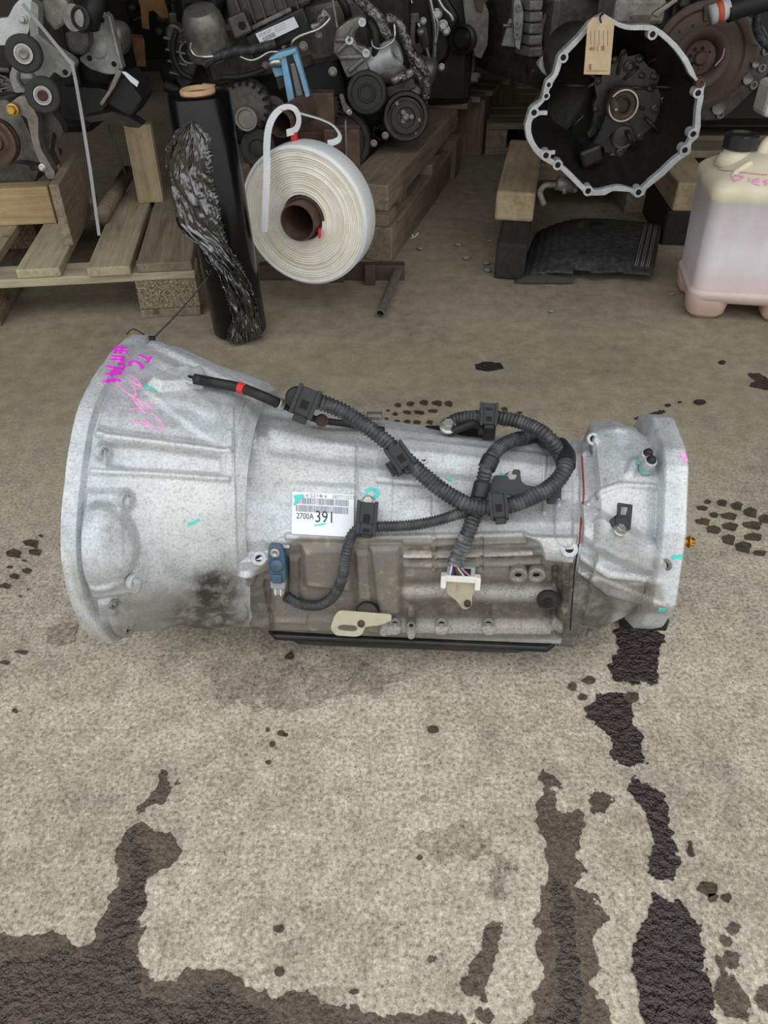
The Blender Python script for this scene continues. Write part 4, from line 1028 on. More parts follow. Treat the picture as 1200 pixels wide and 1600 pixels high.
# ================================================================== things standing around the transmission
wood('pallet_wood', sr(142, 132, 110), sr(200, 188, 160), .3)
wood('fresh_wood', sr(176, 152, 112), sr(222, 198, 154), .25)
wood('beam_wood', sr(168, 150, 120), sr(212, 192, 156), .4)
wood('old_wood', sr(108, 98, 83), sr(168, 154, 132), .4)
wood('brown_wood', sr(106, 91, 76), sr(156, 138, 118), .4)
wood('black_wood', sr(34, 33, 31), sr(58, 56, 52), .3)
t = NT('chipboard'); v = t.coord('Object'); vx = t.n('ShaderNodeTexVoronoi', feature='F1'); t.t.links.new(v, vx.inputs['Vector']); vx.inputs['Scale'].default_value = 340
c = t.ramp(vx.outputs['Color'], [(.15, sr(92, 80, 64)), (.5, sr(136, 122, 100)), (.85, sr(178, 164, 140))]); t.out(c, .9, 0, t.bump(vx.outputs['Distance'], .5, .003), .2)

class Frame:
    """a local ground frame: origin, x to the right along the front, y going back"""
    def __init__(s, o, ang):
        s.o = Vector(o); s.x = Vector((math.cos(ang), math.sin(ang), 0)); s.y = Vector((-math.sin(ang), math.cos(ang), 0)); s.ang = ang
    def M(s, a, b, z): M = Matrix.Rotation(s.ang, 4, 'Z'); M.translation = s.o + s.x * a + s.y * b + Vector((0, 0, z)); return M
    def loc(s, P): d = Vector(P) - s.o; return d.dot(s.x), d.dot(s.y)
def board(fr, a0, a1, b0, b1, z0, z1, mat, parent, name='board', bev=.003, tilt=0):
    """a board with its grain along the longer plan direction"""
    la, lb = a1 - a0, b1 - b0
    M = fr.M((a0 + a1) / 2, (b0 + b1) / 2, (z0 + z1) / 2)
    if tilt: M = M @ Matrix.Rotation(tilt, 4, 'Z')
    size = (la, lb, z1 - z0)
    if lb > la and lb > (z1 - z0): M = M @ Matrix.Rotation(PI / 2, 4, 'Z'); size = (lb, la, z1 - z0)
    elif (z1 - z0) > la: M = M @ Matrix.Rotation(PI / 2, 4, 'Y'); size = (z1 - z0, lb, la)
    mb = MB().box((0, 0, 0), size, None, bev)
    mb.v = [tuple(M @ Vector(v)) for v in mb.v]
    return mb.build(name, mat, parent, M=M)

# ---- left pallet
o0 = gz(315, 492); FL = Frame(o0, math.radians(7.8))
def fl_a(px, py, z): return FL.loc(gz(px, py, z))
PL = empty('pallet', o0 + FL.x * -.5 + FL.y * .3, 'worn wooden pallet with chipboard blocks at the left, engine parts on top', 'pallet')
ZD = .146
a_r = 0.0
board(FL, -1.15, 0, .0, .095, .100, .122, 'pallet_wood', PL, 'bearer'); board(FL, -1.15, 0, .5, .595, .100, .122, 'pallet_wood', PL, 'bearer')
for a0, a1, b0 in ((-.155, 0, .0), (-.66, -.51, .0), (-.155, 0, .5), (-.66, -.51, .5)):
    board(FL, a0, a1, b0 + .003, b0 + .10, .0225, .0995, 'chipboard', PL, 'block', .002)
board(FL, -.155, 0, -.002, .9, 0.0, .022, 'old_wood', PL, 'runner'); board(FL, -.66, -.51, -.002, .9, 0, .022, 'old_wood', PL, 'runner')
for a0, a1, b0, m in ((-.142, -.004, -.002, 'old_wood'), (-.262, -.156, -.012, 'pallet_wood'), (-.435, -.33, .0, 'pallet_wood'), (-.62, -.505, .002, 'pallet_wood'), (-.8, -.7, 0, 'pallet_wood')):
    board(FL, a0, a1, b0, .62, .1225, ZD, m, PL, 'deck_board')
# chocks and posts standing on the pallet
def onp(px, py, z=ZD): return FL.loc(gz(px, py, z))
a, b = onp(236, 317); pst = board(FL, a - .037, a + .037, b, b + .045, ZD + .0005, ZD + .215, 'beam_wood', None, 'timber_post', .002)
tag(pst, 'upright pale timber post standing on the left pallet near the film roll', 'timber')
a, b = onp(108, 384); plk = board(FL, a - .012, a + .012, b, b + .30, ZD + .0005, ZD + .155, 'old_wood', None, 'timber_plank', .002)
tag(plk, 'thick plank stood on edge beside the long chock on the left pallet', 'timber')
a, b = onp(40, 352); ch = board(FL, a - .4, a + .085, b, b + .06, ZD + .0005, ZD + .10, 'fresh_wood', None, 'timber_chock', .003)
tag(ch, 'long pale timber chock lying under the left engine', 'timber')
a, b = onp(95, 322); ch2 = board(FL, a - .02, a + .02, b + .02, b + .06, ZD + .0005, ZD + .17, 'beam_wood', None, 'timber_post', .002)
tag(ch2, 'short upright timber half hidden behind the edge plank', 'timber')
mb = MB().tube([FL.M(*onp(160, 350), ZD + .02).translation, FL.M(*onp(203, 280), ZD + .022).translation], .021, 14)
tag(mb.build('round_timber', 'old_wood'), 'short rounded timber lying against the edge plank', 'timber')

# ---- stretch film roll
Btm, Top = Vector((-.368, 1.825, .004)), Vector((-.394, 1.812, .585))
AXR = (Top - Btm).normalized(); LR = (Top - Btm).length; RR_ = .067
MR = frame(Btm, AXR, (1, 0, 0)); MR.translation = Btm + Vector((0, 0, .001))
RF = empty('stretch_film_roll', Btm, 'tall roll of glossy black stretch film leaning on the left pallet, torn film hanging loose', 'film roll')
t = NT('black_film'); v = t.coord('Object'); nz = t.noise(v, 40, 4); t.out(sr(14, 14, 16), .2, 0, t.bump(t.noise(v, 25, 3, .5, .5), .12, .004), .3)
t = NT('loose_film'); v = t.pos(); mp = t.n('ShaderNodeMapping'); t.t.links.new(v, mp.inputs[0]); mp.inputs['Scale'].default_value = (1, 1, .45); mp.inputs['Rotation'].default_value = (0, .35, 0)
n1 = t.noise(mp.outputs[0], 60, 3, .5, 1.2); t.out(sr(18, 18, 20), .12, 0, t.bump(n1, .25, .010), .5, IOR=2.5)
MB().lathe([(.03, 0), (RR_ - .003, 0), (RR_, .004), (RR_, LR * .93), (RR_ - .004, LR * .935), (.03, LR * .935)], 48, MR).build('film', 'black_film', RF)
plain('cardboard', sr(196, 160, 124), .85, 0, .12, 60)
MB().lathe([(.031, LR * .9), (.031, LR * .95), (.034, LR * .95), (.037, LR * .945), (.037, LR * .9)], 32, MR).build('core', 'cardboard', RF)
MB().lathe([(.0305, LR * .9), (.0001, LR * .9)], 24, MR).build('core_void', 'black_void', RF)
# crumpled loose layer
nt, na = 210, 90
tt = np.linspace(0.015, .87, nt)
TK = [.02, .13, .33, .43, .465, .50, .70, .82, .875]
lo = np.interp(tt, TK, [-108, -84, -94, -122, -160, -186, -188, -140, -98])
hi = np.interp(tt, TK, [-34, -38, -58, -72, -74, -76, -78, -70, -92])
g = np.random.default_rng(3)
def fbm2(x, y, seed, octv=5, base=4):
    r = np.random.default_rng(seed); out = np.zeros(x.shape)
    for o in range(octv):
        k = base * 2 ** o; A = r.random((k + 2, k + 2)); xi, yi = (x * k), (y * k); i, j_ = xi.astype(int), yi.astype(int)
        fx, fy = xi - i, yi - j_; i = np.clip(i, 0, k); j_ = np.clip(j_, 0, k)
        v_ = (A[i, j_] * (1 - fx) + A[np.minimum(i + 1, k + 1), j_] * fx) * (1 - fy) + (A[i, np.minimum(j_ + 1, k + 1)] * (1 - fx) + A[np.minimum(i + 1, k + 1), np.minimum(j_ + 1, k + 1)] * fx) * fy
        out += (1 - np.abs(2 * v_ - 1)) * .6 ** o
    return out
aa = np.linspace(0, 1, na); T2, A2 = np.meshgrid(tt, aa, indexing='ij')
wv = np.random.default_rng(5).normal(size=nt) * 1.6
ang = np.radians(lo[:, None] + (hi - lo)[:, None] * A2 + wv[:, None] * (np.abs(A2 - .5) * 2) ** 4)
cr_ = .62 * fbm2(np.clip(T2 * .5 + A2 * .12, 0, .98), np.clip(A2 * .55 + T2 * .35, 0, .98), 11, 2, 7) + .42 * fbm2(np.clip(T2 * .55 + A2 * .1, 0, .98), np.clip(A2 * .62 + T2 * .3, 0, .98), 12, 3, 17) * np.clip(1.25 - .9 * T2, .2, 1)
bul = np.interp(tt, TK, [.002, .003, .004, .007, .011, .017, .014, .006, .001])[:, None] * (1 - .55 * A2)
rad = RR_ + .003 + bul + np.maximum(-.002, (cr_ - .8) * .030)
zz = T2 * LR
X = rad * np.cos(ang); Y = rad * np.sin(ang)
pts = [tuple(MR @ Vector((x, y, z))) for x, y, z in zip(X.ravel(), Y.ravel(), zz.ravel())]
fs = [(i * na + k, i * na + k + 1, (i + 1) * na + k + 1, (i + 1) * na + k) for i in range(nt - 1) for k in range(na - 1)]
lf = MB().add(pts, fs, True).build('loose_film', 'loose_film', RF)
sm_ = lf.modifiers.new('thick', 'SOLIDIFY'); sm_.thickness = .0008
bt = MR @ Vector((0, -RR_ * .9, .02)); MB().tube([tuple(p) for p in smooth_path([bt + Vector((.02, 0, .05)), bt + Vector((.018, -.012, .0)), bt + Vector((.012, -.016, -.03)), bt + Vector((.014, -.02, -.044))], .005)], [.006] * 6 + [.004] * 4 + [.002] * 14 if False else .0025, 8).build('film_tail', 'loose_film', RF)
for k in range(5):       # little creases on the smooth lower film
    th = math.radians(-125 + 7 * k); zc = .17 + .03 * k
    MB().tube([tuple(MR @ Vector((RR_ * math.cos(th + d * .12) * 1.003, RR_ * math.sin(th + d * .12) * 1.003, zc + .012 * d * d))) for d in np.linspace(-1, 1, 8)], .0009, 6).build('crease', 'loose_film', RF)

# ---- strapping dispenser: rusty frame, coil of white woven strap
ST_Y = 1.95; CC = gy(478, 338, ST_Y); CRAD = .161
SD = empty('strap_dispenser', (CC.x, 2.1, 0), 'rusty steel dispenser stand with tubes holding the strap coil', 'stand')
bar = gz(515, 428)
MB().box((bar.x + .01, 2.17, .022), (.42, .035, .044), None, .002).build('base_bar', 'rusty_steel', SD)
p0 = gz(594, 500); p1 = gy(622, 428, 2.16)
pp_ = Vector((p0.x, p0.y + .01, .0125)); q_ = Vector((p1.x, 2.16, .03))
MB().lathe([(.0095, 0), (.0125, 0), (.0125, (q_ - pp_).length), (.0095, (q_ - pp_).length)], 20, frame(pp_, q_ - pp_), False, True).build('foot_tube', 'dull_steel', SD)
MB().box((CC.x + .03, 2.14, .2), (.10, .012, .40), None, .002).build('upright_plate', 'rust', SD)
MB().box((CC.x + .155, 2.13, .03), (.03, .03, .06), None, .002).build('side_stub', 'rusty_steel', SD)
tpl = gy(498, 152, 2.16)
MB().box(gy(489, 200, 2.17), (.115, .05, .17), None, .003).build('head_plate', 'rust', SD)
MB().box(gy(535, 232, 2.12), (.09, .05, .10), None, .003).build('side_plate', 'rust', SD)
MB().box(gy(541, 222, 2.08), (.004, .03, .10), None, .001).build('guide_edge', 'dull_steel', SD)
# core tube and upper guide tube
def pipe(p0, p1, r, wall, name, mat, parent):
    p0, p1 = Vector(p0), Vector(p1); L = (p1 - p0).length
    o = MB().lathe([(r - wall, 0), (r, 0), (r, L), (r - wall, L)], 36, frame(p0, p1 - p0), True, True).build(name, mat, parent)
    m = o.modifiers.new('e', 'EDGE_SPLIT'); m.split_angle = .6
    return o
_cax = Vector((.36, 1, 0)).normalized(); pipe(CC - _cax * .05, CC + _cax * .19, .0455, .004, 'axle_tube', 'rust', SD)
g0 = gy(437, 193, 1.99); pipe(g0, g0 + Vector((.05, .15, .004)), .031, .003, 'guide_tube', 'rust', SD)
MB().lathe([(.029, 0), (.029, .002), (.0001, .002)], 24, frame(g0 + Vector((.045, .13, .004)), (0, 1, 0)), False).build('tube_end', 'dark_steel', SD)
MB().box(gy(460, 212, 2.0), (.014, .03, .02), None, .001).build('red_tag', 'red_tape', SD)
# coil of strap: spiral of woven tape, each turn its own edge
t = NT('strap_edge'); v = t.pos(); nz = t.noise(v, 30, 4)
c = t.ramp(nz, [(.35, sr(242, 237, 219)), (.65, sr(253, 251, 242))]); t.out(c, .8, 0, t.bump(t.noise(v, 700, 2), .3, .001), .2)
t = NT('woven_strap'); v = t.pos(); nz = t.noise(v, 500, 2); c = t.ramp(nz, [(.35, sr(226, 230, 232)), (.65, sr(248, 250, 252))]); t.out(c, .75, 0, t.bump(nz, .4, .001), .3)
COIL = empty('strap_coil', CC - Vector((0, 0, CRAD)), 'big coil of white woven strapping hung on a rusty tube', 'strap coil')
CAX = Vector((.36, 1, 0)).normalized(); MC = frame(CC - CAX * .018, CAX, (1, 0, 0))
turns = 19; nn_ = 96; W_ = .062; r_in = .052
vs, fs = [], []; M_ = turns * nn_; gap = (CRAD - r_in) / turns
rw = np.random.default_rng(9).normal(size=turns + 2) * .0014
for k in range(M_ + 1):
    th = 2 * PI * k / nn_; f = k / nn_; i = int(f); fr_ = f - i
    jit = rw[i] * (1 - fr_) + rw[i + 1] * fr_
    ra = r_in + gap * f; e = jit
    c_, s_ = math.cos(th), math.sin(th); tk = gap * .94
    sag = .0
    vs += [(ra * c_, ra * s_, e), ((ra + tk * .25) * c_, (ra + tk * .25) * s_, e - .0012), ((ra + tk * .75) * c_, (ra + tk * .75) * s_, e - .0012), ((ra + tk) * c_, (ra + tk) * s_, e), ((ra + tk) * c_, (ra + tk) * s_, W_ + e), (ra * c_, ra * s_, W_ + e)]
for k in range(M_):
    a_, b_ = k * 6, k * 6 + 6
    for q in range(6): q2 = (q + 1) % 6; fs.append((a_ + q, a_ + q2, b_ + q2, b_ + q))
MB().add(vs, fs, True, MC).build('coil', 'strap_edge', COIL)
# outermost layers, slipped a little to the side
MB().lathe([(CRAD, .004), (CRAD + .0062, .002), (CRAD + .0072, .008), (CRAD + .0072, .062), (CRAD + .0055, .064), (CRAD, .064)], 96, MC, caps=False).build('outer_turn', 'woven_strap', COIL)
MB().lathe([(CRAD - .002, -.002), (CRAD + .0015, -.004), (CRAD + .0025, .002), (CRAD, .006)], 96, MC, caps=False).build('edge_turn', 'woven_strap', COIL)
MB().lathe([(.047, .004), (.052, .002), (.052, .060), (.047, .060)], 48, MC, caps=False).build('core', 'rust', COIL)
MB().box(CC + Vector((.036, -.05, -.024)), (.006, .02, .02), None, .001).build('red_sticker', 'red_tape', COIL)
# loose end: looped over the guide tube, one tail hanging in front of the coil
def strap(pts, up, name='strap_end', w=.016):
    P = [tuple(p) for p in smooth_path(pts, .004)]
    return MB().tube(P, 0, flat=(w, .0016), up=up).build(name, 'woven_strap', COIL)
strap([gy(413, 362, 1.875), gy(415, 320, 1.87), gy(417, 270, 1.88), gy(417, 225, 1.92), gy(421, 196, 1.955), gy(432, 176, 1.98), gy(447, 167, 2.0), gy(461, 171, 2.0), gy(467, 187, 2.0), gy(462, 202, 1.99), gy(448, 208, 1.97)], (0, -1, .2))
strap([gy(466, 176, 2.01), gy(480, 180, 2.02), gy(500, 186, 2.03), gy(519, 195, 2.03), gy(530, 208, 2.02), gy(530, 217, 2.01), gy(522, 222, 2.0), gy(512, 224, 1.99)], (.3, 0, 1), w=.014)

# ---- fuel can
JY = 1.90
t = NT('jerry_plastic'); v = t.coord('Object'); sep = t.n('ShaderNodeSeparateXYZ'); t.t.links.new(v, sep.inputs[0]); nz = t.noise(v, 14, 4)
lev_ = t.ramp(t.math('ADD', sep.outputs[2], t.math('MULTIPLY', t.math('SUBTRACT', nz, .5), .004)), [(.3015, 1.0), (.3045, 0.0)])
liquid = t.ramp(nz, [(.3, sr(220, 212, 216)), (.7, sr(232, 228, 234))])
low = t.ramp(sep.outputs[2], [(.03, 1.0), (.15, 0.0)]); liquid = t.mix(t.math('MULTIPLY', low, .75), liquid, sr(206, 166, 146))
dry = t.ramp(nz, [(.3, sr(222, 212, 184)), (.7, sr(238, 231, 208))])
t.out(t.mix(lev_, dry, liquid), .38, 0, t.bump(t.noise(v, 60, 3), .06, .002), .45, Subsurface_Weight=.25, Subsurface_Radius=(.03, .02, .015), Subsurface_Scale=.6)
JA = math.radians(-9); jc = gz(1068, 500) ; FJ = Frame(jc, JA)
JW, JD = .30, .25
J = empty('fuel_can', jc + FJ.x * JW / 2 + FJ.y * JD / 2, 'translucent plastic fuel can with pinkish liquid and black cap at the right edge', 'fuel can')
def rrect(w, d, r, cx, cy, n=6):
    out = []
    for sx, sy, a0 in ((1, 1, 0), (-1, 1, 90), (-1, -1, 180), (1, -1, 270)):
        for k in range(n + 1):
            a = math.radians(a0 + 90 * k / n); out.append((cx + sx * (w / 2 - r) + r * math.cos(a), cy + sy * (d / 2 - r) + r * math.sin(a)))
    return out
rings = []
for z, inset, r in ((.046, .016, .03), (.052, .005, .034), (.066, .0, .036), (.074, .0, .036), (.078, .005, .034), (.080, .006, .034), (.20, .0, .034), (.300, -.005, .034), (.304, -.009, .036), (.330, -.008, .038), (.340, .0, .04), (.350, .014, .042), (.372, .05, .045), (.386, .075, .04), (.388, .085, .035)):
    q = rrect(JW - 2 * inset, JD - 2 * inset * .8, r, JW / 2, JD / 2); rings.append([(x, y, z) for x, y in q])
Mj = FJ.M(0, 0, 0); k = len(rings[0]); vs = [p for r in rings for p in r]
fs = [(j * k + i, j * k + (i + 1) % k, (j + 1) * k + (i + 1) % k, (j + 1) * k + i) for j in range(len(rings) - 1) for i in range(k)] + [tuple(reversed(range(k))), tuple((len(rings) - 1) * k + i for i in range(k))]
mb = MB().add(vs, fs, True); mb.v = [tuple(Mj @ Vector(v)) for v in mb.v]; JB = BVHTree.FromPolygons(mb.v, mb.f)
mb.build('body', 'jerry_plastic', J, M=Mj)
for cx in (.055, JW - .055):
    for cy in (.05, JD - .05):
        q0 = rrect(.095, .085, .03, cx, cy); q1 = rrect(.112, .096, .034, cx, cy); q2 = rrect(.07, .06, .026, cx, cy)
        vs = [(x, y, .0) for x, y in q2] + [(x, y, .016) for x, y in q0] + [(x, y, .066) for x, y in q1]
        mb = MB().add(vs, [(j * 28 + i, j * 28 + (i + 1) % 28, (j + 1) * 28 + (i + 1) % 28, (j + 1) * 28 + i) for j in range(2) for i in range(28)] + [tuple(reversed(range(28)))], True)
        mb.v = [tuple(Mj @ Vector(v)) for v in mb.v]; mb.build('foot', 'jerry_plastic', J, M=Mj)
capc = FJ.loc(gz(1156, 226, .40)); capc = (capc[0], capc[1])
Mn = FJ.M(capc[0], capc[1], 0)
mb = MB().lathe([(.05, .355), (.04, .376), (.033, .384), (.033, .402)], 36, None); mb.v = [tuple(Mn @ Vector(v)) for v in mb.v]; mb.build('neck', 'jerry_plastic', J, M=Mj)
for i in range(1):
    prof_n = 40; vs = []
    for z, rr0 in ((.392, .0375), (.394, .039), (.422, .039), (.426, .036), (.4265, .028), (.421, .026), (.421, .0001)):
        for q in range(prof_n):
            rr1 = rr0 + (.0012 if q % 4 < 2 and .393 < z < .423 and rr0 > .03 else 0); th = 2 * PI * q / prof_n; vs.append((rr1 * math.cos(th), rr1 * math.sin(th), z))
    fs = [(j * prof_n + q, j * prof_n + (q + 1) % prof_n, (j + 1) * prof_n + (q + 1) % prof_n, (j + 1) * prof_n + q) for j in range(6) for q in range(prof_n)]
    MB().add(vs, fs, False, Mn).build('cap', 'black_plastic', J)
hpt = [FJ.M(capc[0] + .055, capc[1] - .01, .36).translation, FJ.M(capc[0] + .06, capc[1] - .005, .40).translation, FJ.M(capc[0] + .09, capc[1], .415).translation, FJ.M(capc[0] + .16, capc[1], .415).translation, FJ.M(capc[0] + .19, capc[1], .36).translation]
mb = MB().tube([tuple(p) for p in smooth_path(hpt, .008)], .017, 16); mb.build('handle', 'jerry_plastic', J, M=Mj)
# moulded corner rib and the handwritten word on the sloping shoulder
mb = MB().tube([tuple(FJ.M(a, b, z).translation) for a, b, z in ((.022, .02, .333), (.04, .04, .358), (.065, .055, .374), (.075, .055, .378))], .008, 10); mb.build('shoulder_rib', 'jerry_plastic', J, M=Mj)
bpy.context.view_layer.update()
def jsurf(px, py):
    p, n, i, d = JB.ray_cast(CAMV, ray(px, py).normalized())
    if p is None: return None, None
    return p + n * .0012, n
def jstroke(mb, pts, w=.004):
    P, n = [], None
    for a, b, _ in smooth_path([(a, b, 0) for a, b in pts], 1.0):
        p, n2 = jsurf(a, b)
        if p is not None: P.append(tuple(p)); n = n2
    return mb.tube(P, 0, flat=(w, .001), up=n) if len(P) > 1 else mb
def jc_(x, y): return (1050 + x * 150 / 706, 190 + y * 340 / 1600)
mb = MB()
for st in ([(440, 395), (450, 430), (470, 437), (525, 412), (490, 400), (440, 397)], [(570, 418), (565, 440)], [(640, 420), (600, 430), (600, 455), (640, 468)], [(605, 442), (640, 440)], [(700, 432), (670, 440), (700, 456), (680, 470)]):
    jstroke(mb, [jc_(*q) for q in st])
for st in ([(735, 440), (735, 475)], [(735, 440), (765, 440)], [(735, 458), (760, 458)], [(735, 475), (765, 477)], [(800, 442), (795, 480), (830, 482)]): jstroke(mb, [jc_(*q) for q in st])
mb.build('writing', 'pale_pink_marker', J)
plain('pink_smear', sr(226, 172, 168), .6, 0, .15, 60)
mb = MB(); jstroke(mb, [jc_(335, 350), jc_(400, 362), jc_(460, 366), jc_(560, 380), jc_(700, 395)], .004); mb.build('pink_smear', 'pink_smear', J)

# ---- black plastic engine cover on the floor
t = NT('cover_plastic'); v = t.pos(); nz = t.noise(v, 60, 5, .65); c = t.ramp(nz, [(.3, sr(36, 36, 36)), (.5, sr(50, 50, 50)), (.75, sr(80, 79, 77))]); t.out(c, .6, 0, t.bump(t.noise(v, 400, 3), .4, .001), .4)
A0, A1, A2_, A3 = gz(803, 442), gz(1016, 446), gz(1030, 372), gz(838, 366)
nu, nv = 72, 36; vs = []
for j in range(nv + 1):
    fv = j / nv
    for i in range(nu + 1):
        fu = i / nu
        p = (A0 * (1 - fu) + A1 * fu) * (1 - fv) + (A3 * (1 - fu) + A2_ * fu) * fv
        arch = math.sin(min(1, fu / .42) * PI / 2) ** .8 * .062 * (1 if fu < .55 else 1 - .22 * (fu - .55) / .45)
        h = arch * (.86 + .14 * math.sin(PI * fv)) + .004
        if fv < .16: h *= .58 + .42 * fv / .16
        if .46 < fu < .6 and .62 < fv < .74: h -= .010 * math.sin((fu - .46) / .14 * PI)
        if fu < .3: h += .002 * math.sin(fu * 110 + fv * 9)
        if fv < .10: p = p + Vector((0, .012 * math.sin(fu * 9) + (.03 if .42 < fu < .55 else (.012 if fu >= .55 and fu < .8 else 0)), 0)) * (1 - fv / .10)
        vs.append((p.x, p.y, h))
fs = [(j * (nu + 1) + i, j * (nu + 1) + i + 1, (j + 1) * (nu + 1) + i + 1, (j + 1) * (nu + 1) + i) for j in range(nv) for i in range(nu)]
EC = empty('engine_cover', ((A0 + A2_) / 2), 'curved black plastic engine cover lying on the floor under the right gearbox', 'engine cover')
ec = MB().add(vs, fs, True).build('shell', 'cover_plastic', EC); s_ = ec.modifiers.new('t', 'SOLIDIFY'); s_.thickness = .003; s_.offset = -1
q = [gz(808, 446), gz(830, 440), gz(902, 443), gz(896, 456), gz(868, 456), gz(840, 452), gz(815, 456)]
lip = [gy(804, 441, 2.125), gy(822, 432, 2.125), gy(850, 428, 2.125), gy(902, 435, 2.125), gy(893, 448, 2.12), gy(870, 446, 2.12), gy(845, 444, 2.12), gy(815, 447, 2.12)]
for p in lip: p.z = max(p.z, .006)
mb = MB(); n_ = len(lip); vs = [tuple(p) for p in lip] + [tuple(p + Vector((0, .003, 0))) for p in lip]
mb.add(vs, [tuple(range(n_)), tuple(reversed(range(n_, 2 * n_)))] + [(i, (i + 1) % n_, n_ + (i + 1) % n_, n_ + i) for i in range(n_)]); mb.build('front_lip', 'dusty_rubber', EC)
def cover_pt(fu, fv, up=.0008):
    i = min(nu - 1, int(fu * nu)); j = min(nv - 1, int(fv * nv)); a_ = Vector(vsC[j * (nu + 1) + i]); return a_ + Vector((0, 0, up))
vsC = [tuple(v.co) for v in ec.data.vertices]
def cover_text(txt, fu, fv, size, rot, mat='dusty_rubber'):
    V_, F_ = text_geo(txt, size); base = cover_pt(fu, fv); ex = (cover_pt(fu + .1, fv) - base).normalized(); ey = (cover_pt(fu, fv + .1) - base).normalized()
    c_, s_ = math.cos(rot), math.sin(rot); nrm = ex.cross(ey)
    out = []
    for x, y, z in V_:
        out.append(base + ex * (x * c_ - y * s_) + ey * (x * s_ + y * c_) + Vector((0, 0, .004)))
    MB().add(out, F_).build('raised_lettering', mat, EC)
plain('worn_lettering', sr(112, 110, 105), .6, 0, .2, 200)
cover_text('DSEM', .34, .86, .026, -PI / 2 + .1, 'worn_lettering')
cover_text('V4', .46, .74, .05, -PI / 2 + .1, 'dusty_rubber')
for k in range(6):
    fu_ = .865 + k * .021
    MB().tube([tuple(cover_pt(fu_, fv_, .0022)) for fv_ in np.linspace(.1, .97, 14)], .0018, 6).build('grip_rib', 'worn_lettering', EC)
MB().lathe([(.016, 0), (.014, .003), (.0001, .004)], 14, Matrix.Translation(cover_pt(.5, .82, .001)) @ Matrix.Diagonal((1.8, 1.0, 1, 1))).build('clip_recess', 'black_void', EC)
MB().lathe([(.008, 0), (.007, .002), (.0001, .003)], 12, Matrix.Translation(cover_pt(.47, .2, .001)) @ Matrix.Diagonal((1.4, .8, 1, 1))).build('clip_recess', 'black_void', EC)

# ================================================================== engines and gearboxes stored on pallets at the back
def mpp(px, py, Y):                       # metres per photo pixel at a point
    p = gy(px, py, Y); return (p.y * CT + (CAM_H - p.z) * ST) / FPX
FACE = Vector((0, -1, .12)).normalized()
def disc(name, mat, px, py, Y, prof, parent, d=FACE, n=40, smooth=True, caps=True):
    """turned part: prof in photo pixels (radius, height towards the viewer)"""
    k = mpp(px, py, Y); M = frame(gy(px, py, Y), d)
    o = MB().lathe([(max(r, .01) * k, h * k) for r, h in prof], n, M, smooth, caps=caps).build(name, mat, parent)
    m = o.modifiers.new('e', 'EDGE_SPLIT'); m.split_angle = .55
    return o
def plate(name, mat, poly, Y, thick, parent, bevel=.002, round_=0, lean=0.0):
    """flat casting of real thickness standing in the plane Y"""
    P = [gy(a, b, Y) for a, b in poly]
    q = [(p.x, p.z) for p in P]
    if round_: q = rounded_poly(q, round_, 3)
    M = Matrix(((1, 0, 0, 0), (0, 0, 1, Y), (0, 1, 0, 0), (0, 0, 0, 1)))   # local x,y -> world x,z ; local z -> +Y
    vs = [tuple(M @ Vector((x, y, z))) for z in (0, thick) for x, y in q]; n = len(q)
    fs = [tuple(range(n)), tuple(reversed(range(n, 2 * n)))] + [(i, n + i, n + (i + 1) % n, (i + 1) % n) for i in range(n)]
    return MB().add(vs, fs).build(name, mat, parent, bevel=bevel)
def hose(name, mat, pts, r, parent, n=10, corr=False):
    P = [gy(a, b, Y) for a, b, Y in pts]
    if corr: return corrugated(MB(), P, r, .007, r * .12, 12).build(name, mat, parent)
    return MB().tube([tuple(p) for p in smooth_path(P, .006)], r, n).build(name, mat, parent)
def hbolt(px, py, Y, rpx, parent, mat='dull_steel', name='bolt', h=1.2, d=FACE):
    k = mpp(px, py, Y); return MB().hexbolt(gy(px, py, Y), d, rpx * k, rpx * h * k).build(name, mat, parent)
def hole(px, py, Y, rpx, parent, name='bolt_hole'):
    k = mpp(px, py, Y); return MB().lathe([(rpx * k, -.002), (rpx * k, .0008)], 16, frame(gy(px, py, Y), (0, -1, 0)), False).build(name, 'black_void', parent)
def boxp(name, mat, px, py, Y, size, parent, rot=(0, 0, 0), bev=.004):
    M = Matrix.Translation(gy(px, py, Y)) @ Matrix.Rotation(rot[2], 4, 'Z') @ Matrix.Rotation(rot[0], 4, 'X') @ Matrix.Rotation(rot[1], 4, 'Y')
    return MB().box((0, 0, 0), size, M, bev).build(name, mat, parent)

